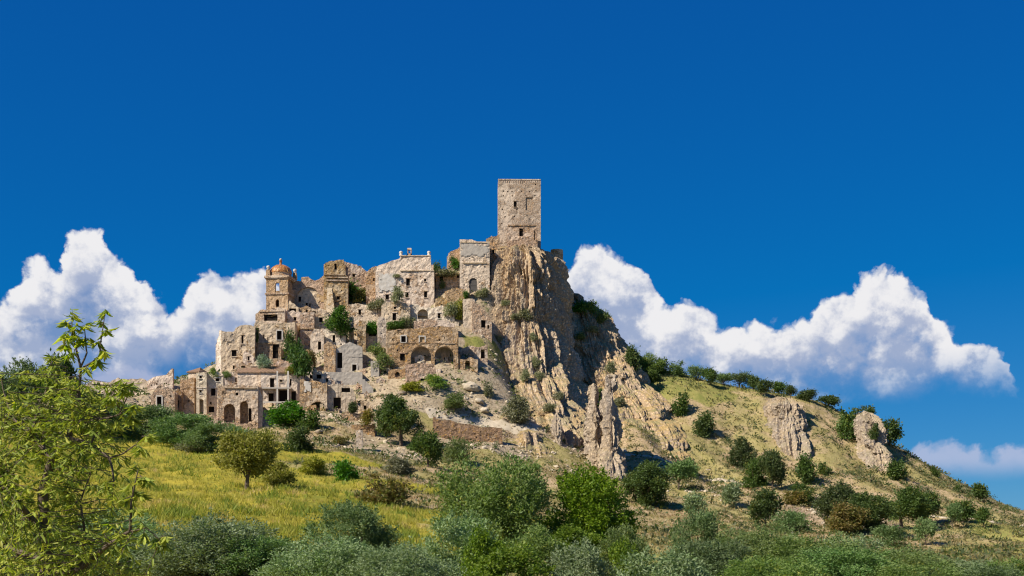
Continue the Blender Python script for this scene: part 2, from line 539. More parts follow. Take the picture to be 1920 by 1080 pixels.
# ---------------------------------------------------------------- the hill: one ground sheet through surveyed points
# (px, py, distance, cover)  cover: Y tall yellow grass, T dry tan slope, G green grass, R pale rubble, S stony slope
CTRL = [
    # right hand ridge and its slopes
    (1150, 640, 436, 'G'), (1190, 690, 430, 'G'), (1250, 699, 431, 'G'), (1330, 714, 431, 'G'), (1430, 734, 429, 'G'), (1500, 748, 427, 'T'), (1565, 766, 424, 'T'),
    (1640, 815, 419, 'T'), (1700, 857, 414, 'T'), (1800, 920, 404, 'T'), (1870, 953, 398, 'T'), (1925, 977, 394, 'T'), (2100, 1030, 388, 'T'), (2400, 1050, 380, 'T'),
    (1250, 735, 416, 'G'), (1330, 745, 416, 'G'), (1410, 755, 414, 'T'), (1290, 785, 404, 'T'), (1400, 785, 406, 'T'), (1350, 830, 394, 'T'), (1500, 800, 404, 'T'),
    (1560, 850, 392, 'T'), (1450, 862, 386, 'T'), (1260, 862, 376, 'T'), (1350, 882, 372, 'T'), (1450, 905, 364, 'T'), (1300, 908, 356, 'T'), (1550, 905, 362, 'T'),
    (1250, 935, 330, 'T'), (1330, 930, 334, 'T'), (1400, 950, 325, 'T'), (1480, 985, 318, 'S'), (1550, 965, 330, 'S'), (1650, 885, 384, 'T'), (1700, 925, 366, 'T'), (1750, 975, 330, 'T'),
    (1850, 978, 345, 'T'), (1910, 1000, 318, 'G'), (1850, 1035, 250, 'G'), (1700, 1032, 255, 'T'), (1500, 1020, 240, 'T'), (1250, 1000, 230, 'T'), (1200, 965, 270, 'T'),
    (1210, 945, 290, 'T'), (1900, 1062, 190, 'G'), (1180, 905, 315, 'T'),
    (1190, 800, 380, 'T'), (1215, 845, 368, 'T'), (1160, 850, 362, 'T'), (1275, 838, 382, 'T'),
    # foot of the crag, road terraces
    (1000, 835, 342, 'T'), (960, 808, 346, 'S'), (880, 786, 347, 'R'), (800, 796, 336, 'T'), (1080, 895, 322, 'T'), (1040, 935, 280, 'T'), (1150, 960, 270, 'T'), (760, 815, 326, 'T'),
    (900, 850, 312, 'T'), (1020, 812, 349, 'R'),
    # rubble slope under the town
    (740, 722, 354, 'R'), (700, 765, 341, 'R'), (870, 728, 356, 'R'), (820, 762, 346, 'R'), (905, 695, 364, 'R'), (880, 650, 378, 'G'), (900, 622, 386, 'G'), (872, 640, 379.5, 'G'), (905, 634, 383, 'G'), (600, 792, 322, 'T'), (640, 800, 318, 'T'),
    (520, 802, 321, 'T'), (450, 808, 318, 'T'), (400, 806, 317, 'G'), (330, 795, 318, 'G'), (300, 778, 328, 'T'), (200, 748, 338, 'T'), (100, 735, 345, 'T'), (0, 730, 350, 'T'), (-150, 740, 350, 'T'), (-400, 780, 350, 'T'),
    # town hill
    (430, 690, 366, 'R'), (500, 650, 378, 'R'), (600, 660, 374, 'R'), (690, 660, 372, 'R'), (560, 604, 392, 'R'), (700, 596, 397, 'R'), (800, 575, 398, 'R'), (860, 560, 400, 'R'),
    (650, 545, 412, 'R'), (760, 530, 420, 'R'), (850, 510, 412, 'R'), (900, 500, 415, 'T'), (540, 600, 410, 'R'), (470, 640, 395, 'R'), (400, 700, 385, 'R'),
    # near meadow on the left and the dip behind it
    (480, 835, 268, 'Y'), (330, 815, 262, 'Y'), (600, 858, 258, 'Y'), (700, 890, 240, 'T'), (770, 915, 218, 'Y'), (660, 850, 285, 'T'), (740, 868, 268, 'T'), (560, 832, 292, 'T'),
    (500, 905, 190, 'Y'), (400, 875, 212, 'Y'), (300, 855, 218, 'Y'), (600, 955, 150, 'Y'), (700, 965, 150, 'Y'), (800, 975, 160, 'Y'), (300, 955, 122, 'Y'), (500, 1015, 98, 'Y'),
    (780, 1020, 120, 'Y'), (150, 810, 250, 'Y'), (50, 775, 285, 'T'), (-150, 800, 260, 'Y'), (-150, 960, 120, 'Y'), (100, 900, 160, 'Y'), (820, 940, 190, 'T'),
    # foreground
    (960, 1012, 140, 'G'), (1100, 1015, 150, 'G'), (960, 1085, 90, 'G'), (500, 1085, 72, 'Y'), (0, 1040, 80, 'Y'), (1500, 1075, 120, 'G'), (1300, 1040, 150, 'T'), (1250, 1090, 95, 'G'), (1800, 1075, 150, 'G'),
]
RAW = [  # X, Y, Z, cover
    (0, -40, -1.6, 'G'), (0, 4, -1.7, 'G'), (-16, 10, -1.9, 'G'), (16, 10, -2.3, 'G'), (0, 30, -2.6, 'G'), (-40, 30, -1.8, 'Y'), (40, 30, -3.4, 'G'), (80, 60, -5, 'G'), (-80, 60, 0, 'Y'),
    (140, 100, -7, 'G'), (-140, 120, 8, 'Y'), (230, 200, -9, 'G'), (-260, 250, 18, 'T'),
    # far side of the hill
    (-60, 455, 62, 'T'), (-10, 460, 66, 'T'), (40, 470, 40, 'T'), (-110, 430, 46, 'T'), (-150, 400, 36, 'T'), (90, 480, 26, 'T'), (150, 470, 12, 'T'), (0, 540, 20, 'T'), (-120, 520, 18, 'T'), (120, 540, 0, 'T'),
    (-260, 400, 26, 'T'), (-250, 520, 5, 'T'), (250, 470, -6, 'T'), (300, 380, -8, 'T'), (0, 660, -10, 'T'), (300, 640, -12, 'T'), (-300, 640, -10, 'T'), (-24, 424, 80, 'T'),
    # under the crags
    (8, 390, 30, 'T'), (9, 378, 28, 'T'), (12, 400, 30, 'T'), (12, 380, 26, 'T'), (22, 390, 26, 'T'), (8, 412, 38, 'T'), (16, 420, 36, 'T'), (22, 372, 22, 'T'), (28, 398, 27, 'T'), (36, 398, 27, 'T'), (40, 408, 33, 'T'), (32, 412, 36, 'T'), (24, 425, 40, 'T'), (10, 440, 44, 'T'),
]
BASES = [
    (874.3, 561, 395.0, 'R'),
    (905.7, 561, 395.0, 'R'),
    (851.0, 501, 404.0, 'R'),
    (924.5, 491, 401.0, 'R'),
    (828.2, 544, 399.0, 'R'),
    (856.8, 544, 399.0, 'R'),
    (844.1, 565, 392.5, 'R'),
    (869.9, 565, 392.5, 'R'),
    (728.2, 602, 395.0, 'R'),
    (789.8, 602, 395.0, 'R'),
    (696.5, 565, 398.0, 'R'),
    (654.1, 565, 403.0, 'R'),
    (679.9, 565, 403.0, 'R'),
    (616.9, 595, 394.0, 'R'),
    (642.1, 595, 394.0, 'R'),
    (556.6, 595, 395.0, 'R'),
    (596.4, 595, 395.0, 'R'),
    (565.9, 589, 395.6, 'R'),
    (591.1, 589, 395.6, 'R'),
    (508.2, 589, 390.0, 'R'),
    (531.8, 589, 390.0, 'R'),
    (491.3, 613, 386.0, 'R'),
    (522.7, 613, 386.0, 'R'),
    (543.6, 617, 387.5, 'R'),
    (578.4, 617, 387.5, 'R'),
    (576.0, 663, 382.0, 'R'),
    (602.0, 639, 384.0, 'R'),
    (492.2, 654, 377.0, 'R'),
    (535.8, 654, 377.0, 'R'),
    (428.2, 705, 366.0, 'R'),
    (463.2, 705, 366.0, 'R'),
    (410.2, 707, 366.5, 'R'),
    (474.0, 687, 369.0, 'R'),
    (512.0, 687, 369.0, 'R'),
    (472.1, 703, 360.0, 'R'),
    (497.9, 703, 360.0, 'R'),
    (516.0, 703, 359.5, 'R'),
    (549.0, 703, 359.5, 'R'),
    (505.3, 767, 346.0, 'R'),
    (546.7, 767, 346.0, 'R'),
    (454.9, 759, 348.0, 'R'),
    (480.1, 759, 348.0, 'R'),
    (363.0, 789, 340.0, 'R'),
    (377.5, 785, 336.0, 'R'),
    (401.5, 781, 337.5, 'R'),
    (432.0, 747, 349.0, 'R'),
    (424.5, 807, 331.5, 'R'),
    (466.5, 807, 331.5, 'R'),
    (484.5, 807, 333.0, 'R'),
    (292.7, 789, 332.0, 'R'),
    (317.3, 789, 332.0, 'R'),
    (351.0, 789, 338.0, 'R'),
    (286.6, 727, 345.0, 'R'),
    (313.4, 727, 345.0, 'R'),
    (221.9, 741, 346.0, 'R'),
    (265.1, 741, 346.0, 'R'),
    (169.0, 743, 347.0, 'R'),
    (197.0, 743, 347.0, 'R'),
    (359.9, 805, 325.0, 'R'),
    (395.1, 805, 325.0, 'R'),
    (573.2, 771, 341.0, 'R'),
    (601.8, 771, 341.0, 'R'),
    (623.9, 775, 342.5, 'R'),
    (654.1, 775, 342.5, 'R'),
    (665.0, 794, 330.0, 'R'),
    (622.8, 729, 354.5, 'R'),
    (663.2, 729, 354.5, 'R'),
    (638.4, 703, 360.5, 'R'),
    (667.6, 703, 360.5, 'R'),
    (618.0, 703, 360.0, 'R'),
    (703.0, 707, 357.5, 'R'),
    (658.8, 649, 376.0, 'R'),
    (678.0, 659, 372.0, 'R'),
    (716.0, 659, 373.0, 'R'),
    (594.5, 671, 371.0, 'R'),
    (615.2, 649, 374.0, 'R'),
    (638.8, 649, 374.0, 'R'),
    (699.0, 654, 376.0, 'R'),
    (666.6, 625, 387.0, 'R'),
    (706.4, 625, 387.0, 'R'),
    (726.9, 623, 384.0, 'R'),
    (757.1, 623, 384.0, 'R'),
    (783.4, 619, 385.0, 'R'),
    (832.6, 619, 385.0, 'R'),
    (792.7, 627, 378.0, 'R'),
    (835.3, 627, 378.0, 'R'),
    (753.3, 694, 361.0, 'R'),
    (829.2, 694, 361.0, 'R'),
    (772.5, 723, 353.0, 'R'),
    (804.5, 723, 353.0, 'R'),
    (876.5, 699, 362.0, 'R'),
    (877.5, 623, 384.0, 'R'),
    (903.5, 623, 383.0, 'R'),
    (668.7, 819, 319.0, 'R'),
    (693.3, 819, 319.0, 'R'),
    (840.6, 833, 332.0, 'R'),
    (913.4, 833, 332.0, 'R'),
    (674.0, 849, 302.0, 'R'),
    (873.4, 675, 370.0, 'R'),
    (902.6, 675, 370.0, 'R'),
    (597.5, 725, 351.0, 'R'),
    (689.5, 739, 351.0, 'R'),
    (577.0, 705, 363.0, 'R'),
    (548.0, 603, 389.0, 'R'),
    (571.4, 603, 389.5, 'R'),
    (600.6, 603, 389.5, 'R'),
    (701.0, 591, 392.0, 'R'),
    (834.0, 581, 389.0, 'R'),
    (455.0, 699, 362.0, 'R'),
    (653.2, 789, 327.0, 'R'),
    (686.8, 789, 327.0, 'R'),
    (724.0, 705, 359.0, 'R'),
    (687.0, 771, 339.0, 'R'),
    (613.0, 747, 349.0, 'R'),
    (333.0, 789, 336.0, 'R'),
    (465.5, 693, 365.0, 'R'),
    (652.0, 611, 388.0, 'R'),
    (583.0, 715, 355.0, 'R'),
    (745.0, 711, 356.5, 'R')
]
CTRL += [(a, b, c, d) for a, b, c, d in BASES]
_cp = np.array([at(*c[:3]) for c in CTRL] + [r[:3] for r in RAW])
_cc = ''.join(c[3] for c in CTRL) + ''.join(r[3] for r in RAW)
_MQ = 6.0


def _solve(P, lam):
    n = len(P)
    d2 = ((P[:, None, :2] - P[None, :, :2]) ** 2).sum(-1)
    A = np.zeros((n + 3, n + 3))
    A[:n, :n] = np.sqrt(d2 + _MQ ** 2)
    A[:n, :n] -= lam * np.eye(n)
    Q = np.c_[np.ones(n), P[:, :2]]
    A[:n, n:] = Q
    A[n:, :n] = Q.T
    return np.linalg.solve(A, np.r_[P[:, 2], np.zeros(3)])


_w = _solve(_cp, 0.8)


def smooth_h(X, Y):
    X, Y = np.asarray(X, float), np.asarray(Y, float)
    out = np.empty(X.size)
    xf, yf = X.ravel(), Y.ravel()
    for i in range(0, X.size, 20000):
        x, y = xf[i:i + 20000], yf[i:i + 20000]
        d = np.sqrt((x[:, None] - _cp[:, 0]) ** 2 + (y[:, None] - _cp[:, 1]) ** 2 + _MQ ** 2)
        out[i:i + 20000] = d @ _w[:-3] + _w[-3] + _w[-2] * x + _w[-1] * y
    r = np.hypot(xf, yf - 330)
    k = np.clip((r - 330) / 250, 0, 1)
    k = k * k * (3 - 2 * k)
    far = -13 + 5 * perlin(np.c_[xf / 900, yf / 900, 0 * xf])
    out = out * (1 - k) + far * k
    return out.reshape(X.shape)


def cover(X, Y):
    """weights of the ground covers Y G R S at a place (rest: dry tan slope)"""
    xf, yf = np.ravel(X).astype(float), np.ravel(Y).astype(float)
    wx = xf + 7 * fbm(np.c_[xf / 16, yf / 16, 0 * xf], 3)
    wy = yf + 9 * fbm(np.c_[xf / 16 + 50, yf / 16, 0 * xf], 3)
    res = np.zeros((xf.size, 4))
    cls = np.array([['YGRS'.find(c) == k for k in range(4)] for c in _cc], float)
    for i in range(0, xf.size, 20000):
        s = slice(i, i + 20000)
        d2 = (wx[s, None] - _cp[:, 0]) ** 2 + (wy[s, None] - _cp[:, 1]) ** 2 + 4
        w = d2 ** -2.0
        res[s] = (w @ cls) / w.sum(1)[:, None]
    return res


def height(X, Y):
    X, Y = np.asarray(X, float), np.asarray(Y, float)
    z = smooth_h(X, Y)
    xf, yf = X.ravel(), Y.ravel()
    n = 1.3 * fbm(np.c_[xf / 15, yf / 15, 0 * xf + 3], 3) + 0.5 * fbm(np.c_[xf / 3.6, yf / 3.6, 0 * xf + 8], 3)
    amp = np.clip((yf - 20) / 90, 0.15, 1.0)
    # runnels worn into the slopes right of the crag
    gl = np.clip((xf - 25) / 25, 0, 1) * np.clip((yf - 230) / 60, 0, 1) * np.clip((440 - yf) / 30, 0, 1)
    n = n + gl * (1.5 * ridged(np.c_[xf / 17 + 0.02 * yf, yf / 60, 0 * xf + 1], 2) - 0.9)
    return z + (n * amp).reshape(z.shape)


def hit(px, py, Y0=60.0, Y1=470.0):
    """where the line of sight through a photo pixel meets the ground"""
    Y = np.arange(Y0, Y1, 0.4)
    X = (px - CX) / F * Y
    z = (HY - py) / F * Y
    h = height(X, Y)
    i = np.argmax(z <= h)
    if not (z <= h).any():
        i = np.argmin(z - h)
    return np.array([X[i], Y[i], h[i]])


def build_ground():
    ys = np.r_[np.linspace(-60, 20, 14), np.linspace(24, 90, 56), np.linspace(91.5, 300, 130), np.linspace(300.9, 455, 165), np.linspace(458, 640, 50), np.geomspace(660, 15000, 40)]
    a = np.r_[np.linspace(-4, -0.62, 26)[:-1], np.linspace(-0.62, -0.40, 24)[:-1], np.linspace(-0.40, 0.40, 400), np.linspace(0.40, 0.62, 24)[1:], np.linspace(0.62, 4, 26)[1:]]
    Yg, Ag = np.meshgrid(ys, a, indexing='ij')
    Xg = Ag * (np.maximum(Yg, 0) * 0.93 + 32)
    Z = height(Xg, Yg)
    V = np.c_[Xg.ravel(), Yg.ravel(), Z.ravel()]
    ny, nx = len(ys), len(a)
    idx = np.arange(ny * nx).reshape(ny, nx)
    Fq = np.c_[idx[:-1, :-1].ravel(), idx[:-1, 1:].ravel(), idx[1:, 1:].ravel(), idx[1:, :-1].ravel()]
    m, T = new_mat('hillside_ground')
    pos = T.n('ShaderNodeNewGeometry').outputs['Position']
    at_ = T.n('ShaderNodeAttribute', attribute_name='cover')
    sc = T.n('ShaderNodeSeparateColor', {0: at_.outputs['Color']})
    st = at_.outputs['Alpha']
    n1 = T.noise(pos, 0.06, 5.0, 0.62).outputs[0]
    n2 = T.noise(pos, 0.33, 6.0, 0.65).outputs[0]
    n3 = T.noise(pos, 1.6, 4.0, 0.6).outputs[0]
    n4 = T.noise(pos, 0.8, 5.0, 0.7).outputs[0]
    tan_ = T.mix(T.ss(n2, 0.38, 0.62), (0.46, 0.33, 0.195), (0.32, 0.245, 0.115))
    tan_ = T.mix(T.ss(n3, 0.52, 0.68, 0.0, 0.75), tan_, (0.12, 0.12, 0.04))
    tan_ = T.mix(T.ss(n1, 0.44, 0.56, 0.0, 0.65), tan_, (0.29, 0.26, 0.085))
    yel = T.mix(T.ss(n2, 0.35, 0.65), (0.40, 0.32, 0.045), (0.30, 0.27, 0.04))
    yel = T.mix(T.ss(n1, 0.55, 0.7, 0.0, 0.7), yel, (0.12, 0.16, 0.03))
    grn = T.mix(T.ss(n2, 0.35, 0.65), (0.30, 0.26, 0.085), (0.20, 0.205, 0.055))
    rub = T.mix(T.ss(n4, 0.38, 0.62), (0.44, 0.35, 0.23), (0.33, 0.25, 0.155))
    rub = T.mix(T.ss(n3, 0.56, 0.66, 0.0, 0.8), rub, (0.13, 0.10, 0.065))
    rub = T.mix(T.ss(n2, 0.56, 0.66, 0.0, 0.75), rub, (0.10, 0.13, 0.03))
    sto = T.mix(T.ss(n4, 0.4, 0.6), (0.38, 0.28, 0.18), (0.24, 0.18, 0.12))

    def jag(x):
        return T.ss(T.m('ADD', x, T.m('MULTIPLY', T.m('SUBTRACT', n4, 0.5), 0.55)), 0.36, 0.6)
    c = T.mix(jag(sc.outputs[0]), tan_, yel)
    c = T.mix(jag(sc.outputs[1]), c, grn)
    c = T.mix(jag(sc.outputs[2]), c, rub)
    c = T.mix(jag(st), c, sto)
    principled(T, c, 1.0, bump(T, T.m('ADD', n3, T.m('MULTIPLY', n2, 1.5)), 0.30, 0.8), 0.05)
    me = mesh_np('ground', V, Fq, smooth=True, mats=[m])
    set_col(me, 'cover', cover(V[:, 0], V[:, 1]))
    tag(link('ground', me), kind='structure')


build_ground()


# ---------------------------------------------------------------- crags
def crag(levels, nu=420, dz=0.42, seed=0.0, flute=2.2, fl=0.30, rough=0.8, expo=2.7, mat='rock', name='crag', expr=None):
    """a rock stack from sections (py, left px, right px, front distance, back distance), fluted and broken by noise"""
    L = sorted(levels, key=lambda q: -q[0])
    sec = []
    for py, xl, xr, yf, yb in L:
        z = (HY - py) / F * (yf + 0.25 * (yb - yf))
        ym = 0.5 * (yf + yb)
        sec.append((z, (xl - CX) / F * ym, (xr - CX) / F * ym, yf, yb))
    sec = np.array(sec)
    zs = np.arange(sec[0, 0], sec[-1, 0], dz)
    S = [np.interp(zs, sec[:, 0], sec[:, k]) for k in range(1, 5)]
    # close the top
    nt = 10
    th = np.linspace(-pi, pi, nu, endpoint=False)
    rows = []
    for i, z in enumerate(zs):
        rows.append((z, 0.5 * (S[0][i] + S[1][i]), 0.5 * (S[1][i] - S[0][i]), 0.5 * (S[2][i] + S[3][i]), 0.5 * (S[3][i] - S[2][i])))
    z, cx, rx, cy, ry = rows[-1]
    for k in range(1, nt + 1):
        q = cos(k / nt * pi / 2)
        rows.append((z + 0.35 * dz * k, cx, rx * max(q, 0.02), cy, ry * max(q, 0.02)))
    R = np.array(rows)
    ct, st = np.cos(th), np.sin(th)
    e = 2.0 / np.where(ct > 0, expr or expo, expo)
    ux, uy = np.sign(ct) * np.abs(ct) ** e, np.sign(st) * np.abs(st) ** e
    X = R[:, 1:2] + R[:, 2:3] * ux
    Y = R[:, 3:4] + R[:, 4:5] * uy
    Z = np.repeat(R[:, 0:1], nu, 1)
    # outward direction in plan
    nxv = np.broadcast_to(ux / np.maximum(R[:, 2:3], .1), X.shape)
    nyv = np.broadcast_to(uy / np.maximum(R[:, 4:5], .1), X.shape)
    nn = np.hypot(nxv, nyv) + 1e-9
    nxv, nyv = nxv / nn, nyv / nn
    P = np.c_[X.ravel(), Y.ravel(), Z.ravel()]
    # columns follow the face: noise runs round the stack, hardly changing with height
    rr = 0.5 * (R[:, 2].mean() + R[:, 4].mean())
    A0 = np.broadcast_to(ux * rr, X.shape).ravel()
    A1 = np.broadcast_to(uy * rr, X.shape).ravel()
    wz = P[:, 2]
    sway = 2.4 * fbm(np.c_[A0 * 0.05, A1 * 0.05, wz * 0.045 + seed], 2)
    A0 = A0 + sway + wz * 0.03
    A1 = A1 + 2.4 * fbm(np.c_[A0 * 0.05 + 30, A1 * 0.05, wz * 0.045 + seed], 2)

    def col(fr, zf, k):
        # rounded columns parted by sharp clefts
        q = np.c_[A0 * fr + k, A1 * fr, wz * zf + seed + k]
        o = np.abs(perlin(q)) * 2.4 + 0.4 * np.abs(perlin(q * np.array([2.1, 2.1, 2.6]) + 5)) * 2.4
        return np.minimum(o, 1.2)
    f = 1.1 * col(fl * 0.42, 0.012, 0.0) + 0.62 * col(fl * 1.1, 0.03, 31.0) + 0.30 * col(fl * 2.6, 0.08, 57.0) + 0.16 * col(fl * 5.5, 0.2, 77.0)
    g = fbm(np.c_[A0 * 0.10, A1 * 0.10, wz * 0.06 + seed], 3, 0.5)
    s = fbm(np.c_[P[:, 0] * 0.8, P[:, 1] * 0.8, wz * 0.6 + seed], 4, 0.68)
    hole = np.clip(perlin(np.c_[A0 * 0.28, A1 * 0.28, wz * 0.075 + seed + 70]) - 0.22, 0, 1)
    led = np.clip(np.abs(np.mod(wz * 0.085 + 0.9 * fbm(np.c_[A0 * 0.06, A1 * 0.06, wz * 0.02 + seed], 2), 1.0) - 0.5) * 2, 0, 1) ** 3
    # blocks broken out along joints
    q = np.c_[A0 * 0.42 + 0.5 * g, A1 * 0.42 + 0.5 * g, wz * 0.30 + 0.6 * g + seed]
    blk = perlin(np.floor(q) + 0.37) + 0.6 * perlin(np.floor(q * 2.3 + 4) + 0.41)
    disp = 1.5 * rough * blk + flute * (f - 1.2) + 1.6 * rough * g + 0.65 * rough * s - 7.5 * rough * hole - 2.0 * rough * led
    edge = np.ones(len(R))
    edge[-nt:] = np.linspace(1, 0.2, nt)
    disp = (disp.reshape(X.shape)) * edge[:, None]
    disp = np.maximum(disp, -0.55 * np.minimum(R[:, 2:3], R[:, 4:5]))
    X = X + nxv * disp
    Y = Y + nyv * disp
    Z = Z + 0.5 * rough * fbm(P * 0.5 + 5 + seed, 3).reshape(Z.shape)
    V = np.c_[X.ravel(), Y.ravel(), Z.ravel()]
    nr = len(R)
    idx = np.arange(nr * nu).reshape(nr, nu)
    nxt = np.roll(idx, -1, 1)
    Fq = np.c_[idx[:-1].ravel(), nxt[:-1].ravel(), nxt[1:].ravel(), idx[1:].ravel()]
    me = mesh_np(name, V, Fq, smooth=False, mats=[M[mat]])
    return me


me = crag([(466, 940, 1016, 401, 424), (472, 928, 1040, 399, 427), (484, 920, 1056, 397, 430), (540, 914, 1064, 394, 433), (600, 908, 1072, 391, 436), (660, 902, 1086, 387, 438), (710, 898, 1104, 381, 440),
           (750, 906, 1118, 372, 442), (790, 924, 1130, 361, 442), (830, 946, 1140, 350, 440), (890, 965, 1146, 340, 438)], nu=640, dz=0.38, seed=3.1, flute=2.3, fl=0.34, rough=0.8, expo=3.0, expr=1.5, name='crag')
tag(link('castle_crag', me), 'tall fluted conglomerate crag carrying the square stone tower', 'crag')
me = crag([(556, 1045, 1092, 424, 443), (588, 1040, 1142, 418, 446), (630, 1040, 1172, 413, 447), (680, 1045, 1196, 408, 447), (720, 1050, 1226, 402, 447), (770, 1056, 1266, 394, 445), (812, 1066, 1294, 383, 441),
           (850, 1076, 1318, 374, 439), (900, 1086, 1332, 364, 437)], nu=420, dz=0.42, seed=11.7, flute=2.0, fl=0.32, rough=0.9, expo=2.1, mat='rock_ochre')
tag(link('ochre_crag', me), 'broken ochre crag stepping down behind the castle rock', 'crag')
me = crag([(780, 1040, 1047, 350, 353), (800, 1036, 1051, 347, 354), (840, 1032, 1058, 344, 355), (880, 1026, 1066, 340, 356), (940, 1016, 1078, 334, 358)], nu=150, dz=0.3, seed=5.2, flute=0.55, fl=0.8, rough=0.75, mat='rock_grey', expo=2.3)
tag(link('rock_needle', me), 'thin pale rock needle standing free at the crag foot', 'rock')
me = crag([(724, 1107, 1119, 351, 356), (745, 1103, 1123, 349, 357), (790, 1100, 1130, 346, 359), (850, 1094, 1136, 342, 361), (940, 1084, 1148, 334, 364)], nu=170, dz=0.3, seed=8.8, flute=0.65, fl=0.75, rough=0.85, mat='rock_grey', expo=2.3)
tag(link('rock_needle', me), 'left blade of the twin rock pinnacle below the ochre crag', 'rock')
me = crag([(706, 1138, 1150, 348, 353), (730, 1133, 1154, 346, 355), (780, 1128, 1160, 343, 357), (840, 1118, 1168, 338, 359), (890, 1112, 1174, 333, 361), (950, 1104, 1186, 326, 363), (1000, 1098, 1196, 320, 365)], nu=210, dz=0.3, seed=2.4, flute=0.85, fl=0.65, rough=0.95, mat='rock_grey', expo=2.3)
tag(link('rock_needle', me), 'tall right blade of the twin rock pinnacle above the bright green bush', 'rock')
me = crag([(748, 1448, 1484, 405, 416), (760, 1430, 1502, 400, 420), (800, 1418, 1512, 395, 424), (835, 1410, 1518, 389, 426), (860, 1402, 1524, 383, 428), (890, 1392, 1530, 377, 430)], nu=230, dz=0.34, seed=6.6, flute=1.0, fl=0.6, rough=0.9, mat='rock_grey', expo=2.2)
tag(link('rock_outcrop', me), 'dark streaked rock outcrop set in the dry slope', 'rock')
me = crag([(776, 1606, 1632, 400, 410), (790, 1600, 1644, 396, 413), (830, 1590, 1654, 391, 418), (870, 1582, 1662, 385, 422), (915, 1574, 1668, 377, 424), (960, 1562, 1676, 368, 426)], nu=240, dz=0.34, seed=9.9, flute=0.8, fl=0.6, rough=1.1, mat='rock_grey', expo=2.2)
tag(link('rock_outcrop', me), 'tall rounded grey rock tower standing on the right slope', 'rock')
me = crag([(812, 965, 1012, 342, 352), (835, 955, 1030, 338, 353), (870, 948, 1050, 332, 354), (920, 940, 1080, 324, 356)], nu=150, seed=1.9, flute=1.0, fl=0.5, rough=0.6, mat='rock_ochre', expo=2.2)
tag(link('rock_outcrop', me), 'low ochre rock shelf below the pale road bend', 'rock')


